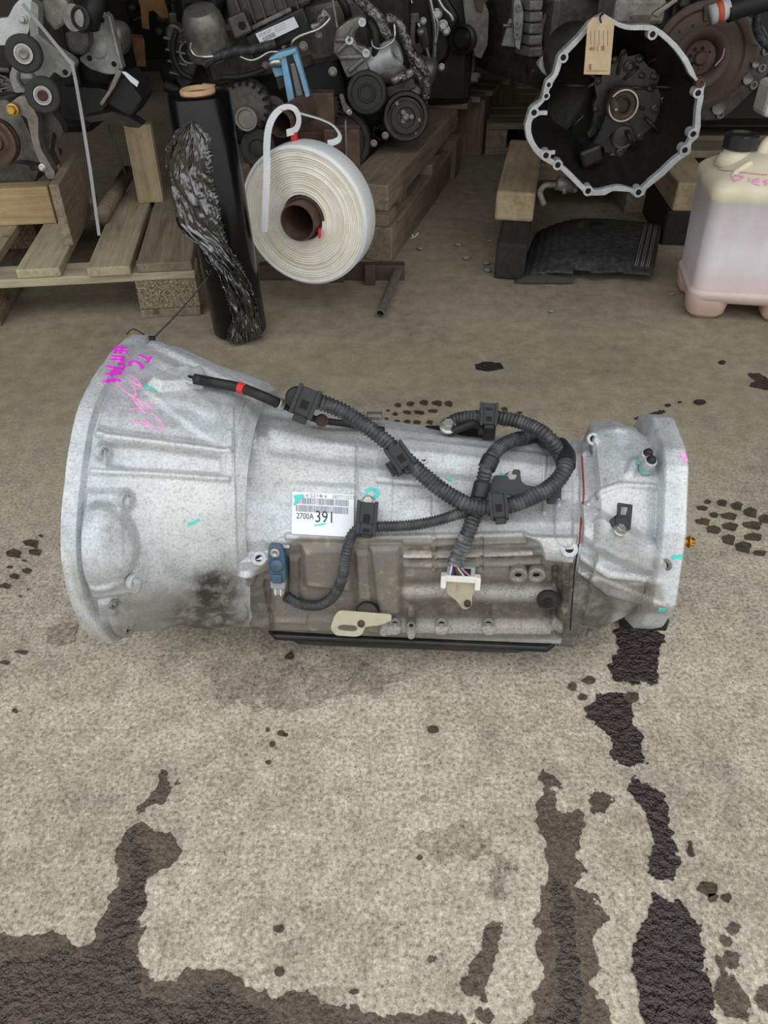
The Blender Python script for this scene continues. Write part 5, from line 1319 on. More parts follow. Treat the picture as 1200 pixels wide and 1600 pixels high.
def dress(c, size, parent, seed=1, mats=('dark_casting', 'oily_casting', 'old_casting')):
    """cast ribs, covers, studs and a filter on the sides and top of a bare block"""
    r = random.Random(seed); c = Vector(c); hx, hy, hz = size[0] / 2, size[1] / 2, size[2] / 2
    for sx in (-1, 1):
        for k in range(5):
            y = -hy * .75 + k * hy * .37
            MB().box((c.x + sx * hx, c.y + y, c.z - hz * .1), (.03, .022, size[2] * .62), None, .004).build('side_rib', mats[0], parent)
        MB().box((c.x + sx * (hx + .012), c.y, c.z - hz * .62), (.036, size[1] * .86, .035), None, .006).build('sump_rail', mats[2], parent)
        MB().box((c.x + sx * (hx + .01), c.y, c.z + hz * .55), (.034, size[1] * .8, .03), None, .006).build('head_rail', mats[0], parent)
        y = r.uniform(-hy * .5, hy * .3)
        p = Vector((c.x + sx * (hx + .01), c.y + y, c.z - hz * .2))
        MB().lathe([(.038, 0), (.042, .01), (.042, .075), (.034, .085), (.012, .088)], 24, frame(p, (sx, -.25, -.2)), True).build('oil_filter', 'rubber' if sx < 0 else 'dull_steel', parent)
        for k in range(4):
            MB().hexbolt((c.x + sx * (hx + .03), c.y - hy * .7 + k * hy * .45, c.z - hz * .62), (sx, 0, 0), .009, .010).build('bolt', 'dull_steel', parent)
        q = [(c.x + sx * (hx + .03), c.y - hy * .9, c.z + hz * .4), (c.x + sx * (hx + .05), c.y - hy * .3, c.z + hz * .15), (c.x + sx * (hx + .045), c.y + hy * .3, c.z + hz * .3), (c.x + sx * (hx + .03), c.y + hy * .8, c.z + hz * .1)]
        MB().tube([tuple(p_) for p_ in smooth_path(q, .012)], .012, 10).build('side_pipe', r.choice(('rubber', 'dull_steel')), parent)
    MB().box((c.x, c.y, c.z + hz + .018), (size[0] * .66, size[1] * .8, .04), None, .012).build('rocker_cover', mats[0], parent)
    for k in range(4):
        MB().lathe([(.022, 0), (.022, .02), (.014, .024), (.012, .05), (.003, .052)], 16, frame((c.x - size[0] * .2 + k * size[0] * .13, c.y - hy * .2, c.z + hz + .036), (0, 0, 1)), True).build('injector_cap', mats[2], parent)

# ------------------------------------------------------------------ middle pallet: heavy timbers
o1 = gz(612, 411); vdir = gz(717, 262) - o1; angm = math.atan2(-vdir.x, vdir.y)
FM = Frame(o1, angm)
PM = empty('pallet', o1 + FM.x * -.4 + FM.y * .4, 'heavy timber pallet under the middle engine, behind the strap coil', 'pallet')
LB = vdir.length
board(FM, -.085, 0, 0, LB + .05, 0, .105, 'old_wood', PM, 'bottom_bearer', .004)
board(FM, -.085, -.01, .0, .09, .1055, .14, 'brown_wood', PM, 'spacer')
board(FM, -.11, -.03, .22, .30, .1055, .14, 'old_wood', PM, 'spacer')
board(FM, -.11, .0, .55, .68, .1055, .14, 'old_wood', PM, 'spacer'); board(FM, -.11, .015, .9, 1.0, .0, .14, 'brown_wood', PM, 'spacer')
board(FM, -.16, -.02, .03, 1.1, .1405, .215, 'old_wood', PM, 'stringer', .005)
board(FM, -.62, -.5, .03, 1.3, .1405, .215, 'old_wood', PM, 'stringer', .005); board(FM, -.6, -.52, 0, 1.2, 0, .14, 'old_wood', PM, 'bottom_bearer', .004)
for k in range(6):
    b0 = .66 + .135 * k
    board(FM, -.65, .02 + .008 * (k % 3) + .02 * k, b0 + .4, b0 + .51, .2155, .238, ('brown_wood', 'old_wood', 'brown_wood')[k % 3], PM, 'deck_board')
board(FM, -.085, .06, 1.25, 1.4, .0, .215, 'brown_wood', PM, 'bottom_bearer'); board(FM, .02, .12, 1.65, 1.8, 0, .215, 'brown_wood', PM, 'bottom_bearer')

# ------------------------------------------------------------------ right pallet: timber beams on a dark skid
o2 = gz(772, 436); FRt = Frame(o2, math.radians(-11)); FR2 = Frame(o2, math.radians(-4))
PR = empty('pallet', o2 + Vector((.3, .5, 0)), 'pair of pale timber beams on black skids under the open gearbox', 'pallet')
def rp(px, py, z): return FRt.loc(gz(px, py, z))
board(FRt, -.002, .085, 0, .8, 0, .105, 'black_wood', PR, 'skid', .008)
a, b = rp(772, 342, .11); board(FRt, a, a + .115, b, b + .62, .1055, .19, 'beam_wood', PR, 'beam', .008)
a2, b2 = FR2.loc(gz(1050, 328, .11)); board(FR2, a2, a2 + .12, b2, b2 + .38, .1055, .19, 'beam_wood', PR, 'beam', .006)
board(FR2, a2 - .01, a2 + .07, b2 + .0, b2 + .38, 0, .105, 'black_wood', PR, 'skid', .006)
board(FR2, .12, a2 + .02, b2 + .30, b2 + .38, .1055, .16, 'brown_wood', PR, 'cross_board', .004)


# ---- second pallet behind, seen between the gearboxes
o3 = gz(757, 243); F3 = Frame(o3, math.radians(2))
P3 = empty('pallet', o3 + Vector((.4, .4, 0)), 'small weathered pallet behind the open gearbox, left of it', 'pallet')
board(F3, .0, .09, 0, .9, 0.03, .10, 'old_wood', P3, 'stringer'); board(F3, 0, 1.2, .0, .1, 0, .03, 'old_wood', P3, 'bottom_board'); board(F3, .75, .84, 0, .9, .03, .10, 'old_wood', P3, 'stringer')
for k in range(6): board(F3, .0 + .03 * (k % 2), 1.2, .0 + .15 * k, .12 + .15 * k, .1005, .125, 'old_wood', P3, 'deck_board')

# ------------------------------------------------------------------ left engine
LE = empty('engine', tuple(gz(60, 330, .25)), 'bare dark engine on the left pallet with two idler pulleys and white strap', 'engine')
YL = 2.16
boxp('engine_block', 'oily_casting', 40, 10, 2.62, (.40, .5, .56), LE, bev=.02); boxp('rear_block', 'oily_casting', 110, 40, 2.55, (.26, .3, .42), LE, bev=.02); dress(gy(40, 10, 2.62), (.40, .5, .56), LE, 3)
plate('front_cover', 'old_casting', [(-40, 165), (10, 155), (30, 175), (45, 205), (62, 250), (60, 282), (35, 292), (-40, 300)], 2.30, .14, LE, .012, .01)
plate('sump_casting', 'dark_casting', [(-30, 262), (30, 255), (62, 262), (55, 285), (30, 297), (-30, 300)], 2.26, .2, LE, .01, .01)
disc('crank_pulley', 'rust', -8, 222, 2.18, [(34, -14), (34, -6), (31, -4), (34, -2), (34, 6), (30, 7), (22, 2), (20, -2), (14, -1), (12, 4), (0, 4)], LE)
plate('timing_cover', 'bright_casting', [(-20, 30), (12, 28), (22, 8), (36, -6), (50, -6), (48, 25), (45, 50), (30, 70), (-20, 72)], 2.20, .03, LE, .004, .006)
hbolt(36, 30, 2.195, 5, LE, 'zinc')
plate('bracket_arm', 'grey_plate', [(48, 0), (60, 8), (60, 55), (85, 75), (112, 92), (118, 100), (108, 120), (98, 122), (85, 112), (70, 130), (55, 145), (22, 145), (14, 120), (20, 100), (50, 80), (46, 45)], 2.20, .035, LE, .005, .006)
hole(102, 113, 2.199, 4, LE); disc('bore_ring', 'dark_casting', 42, 123, 2.20, [(15, 0), (15, 3), (11, 3), (10, -3), (0, -3)], LE)
def idler(px, py, r, tilt, name='idler_pulley'):
    d = Vector((tilt, -1, .10)).normalized()
    o = disc(name, 'dusty_rubber', px, py, YL - .03, [(r * .9, -16), (r, -14), (r, 2), (r * .9, 4), (r * .58, 4), (r * .56, 2), (0, 2)], LE, d)
    p = disc('bearing_ring', 'zinc', px, py, YL - .032, [(r * .52, 2), (r * .52, 5), (r * .40, 5), (r * .38, 3), (0, 3)], o, d)
    disc('hub', 'rust' if py > 120 else 'dull_steel', px, py, YL - .034, [(r * .3, 3), (r * .3, 6), (r * .22, 7), (r * .1, 6), (0, 6)], o, d)
idler(37, 84, 27, .22); idler(67, 149, 26, .22)
plate('mount_plate', 'grey_plate', [(145, 30), (150, 20), (163, 18), (171, 27), (180, 70), (190, 108), (180, 117), (165, 116), (140, 108), (125, 95), (124, 90), (140, 78), (143, 50)], 2.30, .008, LE, .002, .01)
plate('mount_rim', 'grey_plate', [(165, 19), (172, 27), (192, 106), (190, 110), (187, 106), (169, 30)], 2.285, .03, LE, .002)
for a, b in ((159, 31), (140, 91), (178, 100)): hole(a, b, 2.299, 4, LE)
disc('mount_dimple', 'grey_plate', 152, 75, 2.30, [(15, 0), (12, 2), (0, 3)], LE)
plate('rubber_mount', 'rubber', [(172, 125), (200, 116), (212, 140), (224, 156), (205, 186), (185, 176), (160, 158)], 2.24, .12, LE, .008, .008)
plate('mount_strap', 'dull_steel', [(183, 108), (191, 112), (180, 135), (160, 166), (155, 162), (170, 140)], 2.22, .02, LE, .002)
plate('mount_tag', 'paper_label', [(190, 112), (196, 112), (217, 128), (214, 136), (204, 128)], 2.22, .002, LE, 0)
plate('mount_bracket', 'dark_steel', [(130, 183), (150, 180), (175, 175), (205, 185), (222, 196), (218, 200), (200, 199), (185, 193), (165, 188), (140, 192)], 2.22, .05, LE, .004, .004)
plate('belt_cover', 'black_plastic', [(96, 135), (160, 138), (180, 150), (150, 185), (125, 190), (96, 186)], 2.34, .1, LE, .008, .01)
hose('coolant_hose', 'rubber', [(148, -20, 2.24), (150, 5, 2.24), (145, 22, 2.24), (142, 40, 2.25)], .022, LE)
disc('thermostat_pipe', 'rubber', 125, 28, 2.22, [(17, -30), (17, 0), (13, 1), (11, -4), (0, -4)], LE, Vector((-.3, -1, .2)))
disc('hose_clamp', 'dull_steel', 117, 28, 2.235, [(18.5, -4), (18.5, 4)], LE, Vector((-.3, -1, .2)))
plate('water_outlet', 'dark_casting', [(100, 50), (118, 42), (138, 50), (140, 70), (130, 88), (112, 85), (102, 70)], 2.26, .08, LE, .01, .008)
plate('tensioner_arm', 'dull_steel', [(14, 162), (30, 150), (44, 152), (60, 185), (60, 215), (65, 235), (86, 270), (84, 280), (74, 280), (52, 232), (42, 185), (30, 178), (18, 178)], 2.17, .03, LE, .006, .006)
hbolt(20, 172, 2.16, 7, LE, 'gold_zinc')
plate('rear_arm', 'dark_casting', [(55, 180), (80, 175), (95, 195), (100, 208), (92, 215), (82, 205), (78, 240), (88, 262), (78, 262), (62, 225)], 2.22, .04, LE, .005, .006)
hose('breather_pipe', 'dark_steel', [(50, 262, 2.2), (62, 262, 2.18), (75, 270, 2.18)], .008, LE); hbolt(66, 262, 2.17, 4, LE, 'bright_steel')
plate('side_casting', 'old_casting', [(80, -10), (105, 0), (112, 20), (100, 40), (85, 50), (68, 30), (62, 5)], 2.24, .05, LE, .008, .008)
for k in range(9):
    a, b = random.uniform(-5, 20), random.uniform(95, 150); 
    boxp('rib', 'dark_casting', a, b, 2.28, (.05, .04, .012), LE, (0, random.uniform(-.5, .5), 0))
strap_l = MB().tube([tuple(gy(a, b, Y)) for a, b, Y in ((35, 6, 2.12), (60, 36, 2.12), (90, 73, 2.12), (113, 101, 2.11), (119, 130, 2.09), (128, 182, 2.04), (141, 265, 1.99), (155, 368, 1.94))], 0, flat=(.008, .0016), up=(0, -1, .3)).build('packing_strap', 'grey_plastic')
tag(strap_l, 'thin white packing strap pulled tight from left engine to pallet', 'strap')
sp2 = MB().tube([tuple(gy(a, b, 2.5)) for a, b in ((170, 195), (183, 235), (197, 275))], .0035, 6).build('packing_strap', 'dull_steel')
tag(sp2, 'thin grey strap behind the pale timber post', 'strap')

# ------------------------------------------------------------------ middle engine
ME = empty('engine', tuple(gz(480, 260, .24)), 'large dark diesel engine in the middle behind the strap coil', 'engine')
p_ = gy(470, 120, 2.98); MB().box((p_.x, 3.0, .45), (.74, .34, .42), None, .03).build('engine_block', 'oily_casting', ME); dress((p_.x, 3.0, .45), (.74, .34, .42), ME, 4)
boxp('cylinder_head', 'dark_casting', 450, 55, 2.86, (.52, .3, .16), ME, (0, -.18, 0), .02)
plate('timing_case', 'oily_casting', [(330, 100), (420, 75), (500, 60), (560, 110), (575, 200), (560, 240), (400, 250), (340, 200)], 2.78, .1, ME, .015, .02)
plate('belt_cover', 'rubber', [(470, 90), (505, 78), (528, 95), (540, 130), (545, 170), (500, 190), (470, 150)], 2.72, .05, ME, .015, .015)
# intake manifold with runners and print label
MI = plate('intake_manifold', 'dark_casting', [(352, 0), (362, -12), (480, -20), (486, 6), (448, 22), (395, 40), (372, 52), (358, 40)], 2.66, .16, ME, .012, .012)
for k in range(6):
    x0 = 376 + k * 17; boxp('runner_rib', 'dark_casting', x0, 22 - k * 5.2, 2.645, (.006, .02, .10), MI, (0, -.28, 0), .002)
boxp('manifold_flange', 'old_casting', 420, 31, 2.64, (.145, .02, .012), MI, (0, -.38, 0), .003)
boxp('manifold_tower', 'dark_casting', 376, 38, 2.62, (.055, .05, .055), MI, (0, -.35, 0), .006); hole(378, 40, 2.593, 6, MI)
boxp('rail_cover', 'black_plastic', 436, 52, 2.63, (.19, .04, .065), ME, (0, -.40, 0), .006)
lq = [gy(a, b, 2.575) for a, b in ((399, 53), (459, 26), (467, 42), (408, 70))]
lbl = MB().add([tuple(p) for p in lq] + [tuple(p + Vector((0, .002, 0))) for p in lq], [(0, 1, 2, 3), (0, 4, 5, 1), (1, 5, 6, 2), (2, 6, 7, 3), (3, 7, 4, 0)]).build('data_label', 'paper_label', ME)
def lq_pt(u, v): return (lq[0] * (1 - u) + lq[1] * u) * (1 - v) + (lq[3] * (1 - u) + lq[2] * u) * v + Vector((0, -.0008, 0))
mk = MB()
for r0, r1, u1 in ((.15, .22, .4), (.3, .36, .35), (.15, .2, .75), (.35, .4, .72), (.55, .6, .7)):
    u = .06 if u1 < .5 else .46
    while u < u1: w = random.uniform(.01, .04); mk.add([lq_pt(u, r0), lq_pt(u + w, r0), lq_pt(u + w, r1), lq_pt(u, r1)], [(0, 1, 2, 3)]); u += w + .015
u = .1
while u < .42: w = random.choice((.006, .012)); mk.add([lq_pt(u, .5), lq_pt(u + w, .5), lq_pt(u + w, .88), lq_pt(u, .88)], [(0, 1, 2, 3)]); u += w + .009
mk.build('printed_text', 'barcode_ink', lbl)
# canister, left housing, pipes
cv = Vector((-.1, -.35, 1)).normalized()
disc('filter_canister', 'dull_steel', 330, 82, 2.62, [(36, 0), (36, 8), (33, 10), (32, 40), (30, 52), (24, 62), (12, 66), (0, 67)], ME, cv, 48)
boxp('canister_cap', 'bright_casting', 318, 34, 2.58, (.035, .03, .03), ME, (0, .3, .3), .005); disc('canister_seam', 'dark_casting', 331, 74, 2.62, [(34, 0), (35, 3), (34, 6)], ME, cv, 40)
plate('left_housing', 'dark_casting', [(258, 45), (266, 36), (278, 40), (300, 60), (308, 100), (300, 130), (285, 140), (270, 118), (262, 80)], 2.66, .06, ME, .008, .008)
for k in range(4): boxp('housing_rib', 'old_casting', 272 + k * 3, 62 + 18 * k, 2.65, (.06, .02, .006), ME, (0, .2, 0), .002)
disc('housing_bore', 'black_void', 296, 82, 2.65, [(13, 0), (13, 2), (0, 2)], ME); disc('housing_ring', 'old_casting', 296, 82, 2.65, [(16, 0), (16, 3), (13, 3), (13, 0)], ME)
hose('injector_pipe', 'bright_steel', [(280, 50, 2.6), (292, 44, 2.59), (306, 36, 2.59)], .006, ME)
hose('injector_pipe', 'bright_steel', [(303, 62, 2.56), (297, 74, 2.56), (304, 86, 2.56), (318, 89, 2.55), (334, 88, 2.55)], .005, ME)
hose('side_hose', 'rubber', [(276, 48, 2.62), (270, 70, 2.62), (273, 95, 2.62), (285, 115, 2.62), (300, 122, 2.62)], .009, ME)
hose('wiring_loom', 'conduit', [(318, 100, 2.56), (340, 88, 2.56), (368, 80, 2.56), (400, 76, 2.57), (430, 68, 2.58)], .014, ME, corr=True)
hose('cable', 'rubber', [(345, 121, 2.58), (375, 120, 2.58), (400, 114, 2.58), (412, 108, 2.58)], .008, ME)
hose('cable', 'bright_steel', [(374, 88, 2.56), (390, 94, 2.55), (402, 92, 2.55), (420, 82, 2.56), (436, 81, 2.56)], .004, ME)
hose('injector_pipe', 'bright_steel', [(456, 76, 2.57), (457, 66, 2.56), (466, 58, 2.56), (480, 52, 2.56), (500, 44, 2.57), (515, 28, 2.58), (508, 16, 2.6)], .0045, ME)
t = NT('foil'); v = t.pos(); n1 = t.noise(v, 70, 4, .6, 1.0); t.out(t.ramp(n1, [(.35, sr(60, 58, 54)), (.55, sr(150, 148, 142)), (.7, sr(206, 204, 198))]), .3, .8, t.bump(n1, .9, .01))
hose('foil_sleeve', 'foil', [(487, 44, 2.585), (498, 34, 2.585), (510, 18, 2.59)], .013, ME)
hose('stub_hose', 'rubber', [(258, 134, 2.6), (276, 142, 2.6), (290, 150, 2.62)], .016, ME, corr=True)
plate('kraft_tag', 'cardboard', [(316, 130), (336, 132), (336, 144), (319, 143)], 2.55, .003, ME, 0); plate('kraft_tag', 'cardboard', [(343, 136), (350, 144), (342, 146)], 2.55, .003, ME, 0)
# accessory drive
alt = disc('alternator', 'dark_casting', 384, 166, 2.60, [(38, -30), (38, 0), (34, 4), (16, 5), (0, 5)], ME)
for k in range(18):
    th = 2 * PI * k / 18; p = gy(384, 166, 2.60) + Vector((math.cos(th) * .068, -.012, math.sin(th) * .068))
    MB().box((0, 0, 0), (.020, .006, .008), Matrix.Translation(p) @ Matrix.Rotation(-th, 4, 'Y')).build('cooling_fin', 'black_void', alt)
disc('alternator_pulley', 'dull_steel', 385, 186, 2.55, [(16, -16), (17, -14), (17, -10), (16, -9), (17, -7), (16, -5), (17, -3), (17, 3), (14, 3), (13, -2), (0, -2)], ME)
disc('lower_pulley', 'dusty_rubber', 403, 232, 2.56, [(27, -16), (27, 2), (24, 4), (14, 4), (12, 1), (8, 3), (0, 3)], ME)
disc('tooth_pulley', 'dark_steel', 507, 166, 2.62, [(22, -14), (22, 0), (17, 2), (15, -2), (8, -2), (7, 5), (4, 7), (0, 7)], ME)
for k in range(22):
    th = 2 * PI * k / 22; p = gy(507, 166, 2.62) + Vector((math.cos(th) * .0455, .008, math.sin(th) * .0455))
    MB().box((0, 0, 0), (.007, .03, .005), Matrix.Translation(p) @ Matrix.Rotation(-th, 4, 'Y')).build('pulley_tooth', 'dark_steel', ME)
disc('guide_roller', 'dark_steel', 427, 172, 2.62, [(20, -12), (20, 0), (16, 2), (8, 2), (7, 5), (0, 5)], ME)
disc('crank_pulley', 'dark_steel', 530, 222, 2.63, [(50, -24), (50, -4), (47, 0), (40, 0), (38, -6), (20, -6), (18, 0), (0, 0)], ME, n=56)
plate('link_arm', 'dull_steel', [(530, 148), (536, 147), (540, 160), (550, 172), (551, 178), (545, 180), (537, 174), (534, 164)], 2.60, .015, ME, .003, .004); hbolt(546, 176, 2.595, 3, ME, 'bright_steel')
# cast pump bracket with crescent cut-out
BR = plate('pump_bracket', 'old_casting', [(522, 62), (526, 45), (545, 32), (560, 26), (571, 28), (573, 38), (562, 42), (555, 50), (553, 60), (558, 70), (572, 74), (577, 82), (572, 92), (576, 108), (560, 116), (543, 122), (537, 110), (530, 92), (521, 82)], 2.60, .05, ME, .006, .004)
for a0, b0, a1, b1 in ((524, 62, 545, 62), (530, 90, 566, 88), (545, 112, 568, 92), (545, 62, 552, 44), (527, 82, 545, 64), (548, 66, 566, 84)):
    hose('rib', 'old_casting', [(a0, b0, 2.597), ((a0 + a1) / 2, (b0 + b1) / 2, 2.595), (a1, b1, 2.597)], .007, BR)
for a, b in ((566, 35), (546, 63), (572, 83)):
    disc('boss', 'bright_casting', a, b, 2.598, [(6, 0), (6, 5), (3, 5), (2.8, 2), (0, 2)], BR, n=20)
disc('pump_pulley', 'dusty_rubber', 573, 145, 2.57, [(31, -18), (31, -2), (29, 1), (25, 2), (23, -1), (14, -1), (13, 3), (11, 3), (10, 0), (0, 0)], ME, n=56)
disc('turbo_outlet', 'bright_casting', 606, 88, 2.63, [(22, -26), (21, -10), (20, 0), (21, 4), (20, 8), (21, 12), (20, 16), (14, 16), (12, 4), (0, 4)], ME, Vector((.75, -.35, .35)))
hose('turbo_body', 'dull_steel', [(580, 98, 2.68), (595, 110, 2.66), (612, 108, 2.64), (625, 95, 2.64)], .035, ME)
cmp_ = disc('compressor', 'dark_casting', 634, 168, 2.72, [(30, -50), (34, -20), (35, 0), (30, 4), (0, 4)], ME)
disc('compressor_pulley', 'dark_steel', 634, 182, 2.64, [(33, -26), (36, -24), (36, -18), (34, -16), (36, -13), (36, 0), (34, 3), (29, 3), (27, -2), (0, -2)], ME, Vector((.08, -1, .22)), n=56)
cl = disc('clutch_plate', 'dark_steel', 634, 184, 2.635, [(28, -3), (28, 0), (24, 1), (23, 3), (15, 3), (14, -1), (0, -1)], ME, Vector((.08, -1, .22)), n=48)
for a, b, r in ((634, 183, 4), (643, 183, 2.8), (630, 190, 2.8), (630, 176, 2.8)): hbolt(a, b, 2.628, r, cl, 'dull_steel')
for a, b in ((620, 162), (655, 188), (616, 205), (650, 208)): hbolt(a, b, 2.632, 2.2, cl, 'dull_steel')
boxp('compressor_mount', 'dark_casting', 626, 135, 2.68, (.09, .05, .03), ME, (0, -.3, 0)); boxp('compressor_port', 'old_casting', 650, 140, 2.68, (.03, .03, .025), ME, (0, .5, 0))
hose('foil_pipe', 'foil', [(556, -6, 2.66), (578, 14, 2.64), (592, 28, 2.63), (600, 45, 2.62), (610, 58, 2.62)], .016, ME)
hose('foil_pipe', 'foil', [(603, 28, 2.62), (622, 34, 2.62), (634, 60, 2.62), (644, 84, 2.63), (660, 105, 2.63), (667, 128, 2.64), (666, 152, 2.66)], .014, ME)
hose('foil_pipe', 'foil', [(642, 90, 2.64), (650, 108, 2.64), (660, 130, 2.65), (664, 155, 2.67)], .010, ME)
hose('heater_pipe', 'foil', [(612, 127, 2.6), (630, 120, 2.6), (646, 112, 2.61)], .013, ME)
hose('actuator_rod', 'bright_steel', [(581, 62, 2.6), (583, 72, 2.59), (595, 76, 2.58), (612, 66, 2.58), (617, 55, 2.59), (616, 36, 2.6)], .003, ME)
hose('loose_pipe', 'rubber', [(576, 34, 2.62), (586, 50, 2.61), (587, 75, 2.61), (585, 105, 2.63)], .011, ME)
hose('rear_hose', 'rubber', [(545, 30, 2.68), (540, 12, 2.66), (528, -10, 2.66)], .012, ME); hose('cable', 'dull_steel', [(527, 45, 2.6), (523, 20, 2.6), (519, -6, 2.6)], .004, ME)
plate('blank_plate', 'rust', [(468, 92), (486, 86), (489, 100), (476, 106), (470, 104)], 2.70, .01, ME, .002)
for a, b, r in ((442, 72, 3), (414, 102, 4), (520, 112, 5), (474, 72, 5), (498, 55, 4), (602, 212, 4), (584, 224, 4), (345, 150, 4), (452, 190, 4)): hbolt(a, b, 2.62, r, ME, 'dull_steel')
plate('lower_block', 'oily_casting', [(545, 170), (605, 165), (620, 215), (575, 225), (540, 222)], 2.80, .12, ME, .01)
for k in range(10): boxp('casting_lump', 'oily_casting', random.uniform(552, 604), random.uniform(170, 235), 2.77, (.03, .03, random.uniform(.015, .05)), ME, (0, random.uniform(-.6, .6), 0))
# lifting jack bracket, blue painted
plain('blue_paint', sr(116, 172, 206), .45, .1, .2, 40, .1, 200, grime=sr(150, 160, 164), gscale=60, gamt=.15)
BB = empty('clamp_bracket', tuple(gy(452, 160, 2.25)), 'chipped pale blue steel clamp bracket standing behind the strap guide tube', 'clamp')
YB = 2.12
plate('side_bar', 'blue_paint', [(436, 84), (444, 82), (447, 92), (455, 130), (460, 158), (450, 160), (446, 138), (440, 105)], YB, .03, BB, .002)
plate('side_bar', 'blue_paint', [(456, 76), (463, 76), (470, 100), (484, 150), (478, 154), (466, 112), (458, 88)], YB, .03, BB, .002)
plate('top_bridge', 'blue_paint', [(419, 92), (436, 82), (462, 75), (464, 82), (440, 92), (424, 100)], YB - .005, .04, BB, .003)
plate('cheek', 'blue_paint', [(424, 106), (440, 104), (444, 118), (430, 122)], YB + .01, .03, BB, .003)
plate('screw_bar', 'dull_steel', [(452, 100), (461, 98), (474, 150), (474, 158), (464, 158)], YB + .012, .02, BB, .003); plate('grip', 'dark_steel', [(430, 122), (446, 118), (450, 136), (436, 142)], YB + .015, .04, BB, .004)
MB().cyl(gy(421, 100, YB), gy(438, 95, YB), .009, None, 14).build('pin', 'bright_steel', BB)

# ------------------------------------------------------------------ open gearbox on the right
YG = 2.22
GB = empty('gearbox', tuple(gz(958, 300, .19)), 'manual gearbox with open oily bell housing facing the viewer and paper tag', 'gearbox')
def g7(x, y): return (800 + x * .25833, 20 + y * .25833)
rim_o = [(555, 5), (600, 30), (650, 62), (720, 76), (800, 72), (860, 78), (915, 112), (1000, 190), (1065, 275), (1105, 360), (1120, 400), (1160, 395), (1172, 425), (1160, 470), (1160, 515), (1142, 600), (1142, 690), (1128, 755), (1085, 790), (1082, 850), (1045, 872), (1000, 905), (920, 985), (850, 1040), (808, 1075), (800, 1105), (745, 1115), (715, 1085), (610, 1078), (560, 1105), (455, 1108), (420, 1075), (335, 990), (300, 955), (255, 930), (180, 890), (130, 838), (88, 765), (78, 690), (98, 612), (118, 570), (175, 535), (190, 480), (205, 415), (250, 375), (268, 310), (275, 270), (300, 240), (400, 140), (470, 55)]
N_ = 200
def resample(poly, n):
    P = np.array(poly + [poly[0]], float); L = np.concatenate([[0], np.cumsum(np.hypot(*np.diff(P, axis=0).T))]); t_ = np.linspace(0, L[-1], n, endpoint=False)
    return [(np.interp(a, L, P[:, 0]), np.interp(a, L, P[:, 1])) for a in t_]
ro = resample(rim_o, N_)
cx_, cy_ = 625, 570
def inner_of(x, y, k=30):
    d = math.hypot(x - cx_, y - cy_); f = (d - k) / d; return (cx_ + (x - cx_) * f, cy_ + (y - cy_) * f)
ri = [inner_of(x, y, 34) for x, y in ro]
# smooth the inner edge
ri = [tuple(np.mean([ri[(i + k) % N_] for k in range(-3, 4)], axis=0)) for i in range(N_)]
def gplane(x, y, Y): px, py = g7(x, y); return gy(px, py, YG) + Vector((0, Y - YG, 0))
vs = [tuple(gplane(x, y, YG)) for x, y in ro] + [tuple(gplane(x, y, YG)) for x, y in ri] + [tuple(gplane(x, y, YG + .03)) for x, y in ri] + [tuple(gplane(x, y, YG + .03)) for x, y in ro]
fs = []
for i in range(N_):
    j = (i + 1) % N_
    for q in range(4): q2 = (q + 1) % 4; fs.append((q * N_ + i, q * N_ + j, q2 * N_ + j, q2 * N_ + i))
MB().add(vs, fs).build('bell_flange', 'bright_casting', GB, bevel=.0015)
def shell(name, f0, f1, Y0, Y1, mat, out=False):
    rows = []
    for k in range(9):
        f = k / 8; s_ = f0 + (f1 - f0) * (f ** 1.3)
        rows.append([tuple(gplane(cx_ + (x - cx_) * s_, cy_ + (y - cy_) * s_, Y0 + (Y1 - Y0) * f)) for x, y in (ro if out else ri)])
    vs = [p for r in rows for p in r]
    fs = [(k * N_ + i, k * N_ + (i + 1) % N_, (k + 1) * N_ + (i + 1) % N_, (k + 1) * N_ + i) for k in range(8) for i in range(N_)] + [tuple(8 * N_ + i for i in range(N_))]
    return MB().add(vs, fs, True).build(name, mat, GB)
shell('bell_inside', 1.0, .66, YG + .02, YG + .19, 'oily_casting'); shell('bell_outside', .985, .70, YG + .025, YG + .21, 'dark_casting', True)
for x, y in ((850, 130), (310, 270), (222, 435), (207, 503), (133, 603), (205, 862), (277, 920), (460, 1077), (765, 1085), (1045, 830), (1095, 733), (1125, 485)):
    px, py = g7(x, y); r = 30 if x not in (222, 207) else 22
    b = disc('flange_boss', 'bright_casting', px, py, YG - .001, [(r * .258, -18), (r * .258, 1), (r * .15, 1), (r * .14, -4), (0, -4)], GB, Vector((0, -1, 0)), 22)
    hole(px, py, YG - .002, r * .145, b)
for x, y in ((1140, 425),):
    px, py = g7(x, y); disc('flange_boss', 'rust', px, py, YG - .002, [(7, -14), (7, 1), (3.4, 1), (3, -1), (0, -1)], GB, Vector((0, -1, 0)), 20)
# starter pocket lip
pk = [(215, 607), (165, 610), (120, 640), (98, 700), (108, 765), (150, 825), (200, 848), (262, 846)]
MB().tube([tuple(gplane(x, y, YG + .006)) for x, y, _ in smooth_path([(a, b, 0) for a, b in pk], 8)], 0, flat=(.010, .006), up=(0, -1, 0)).build('starter_lip', 'bright_casting', GB)
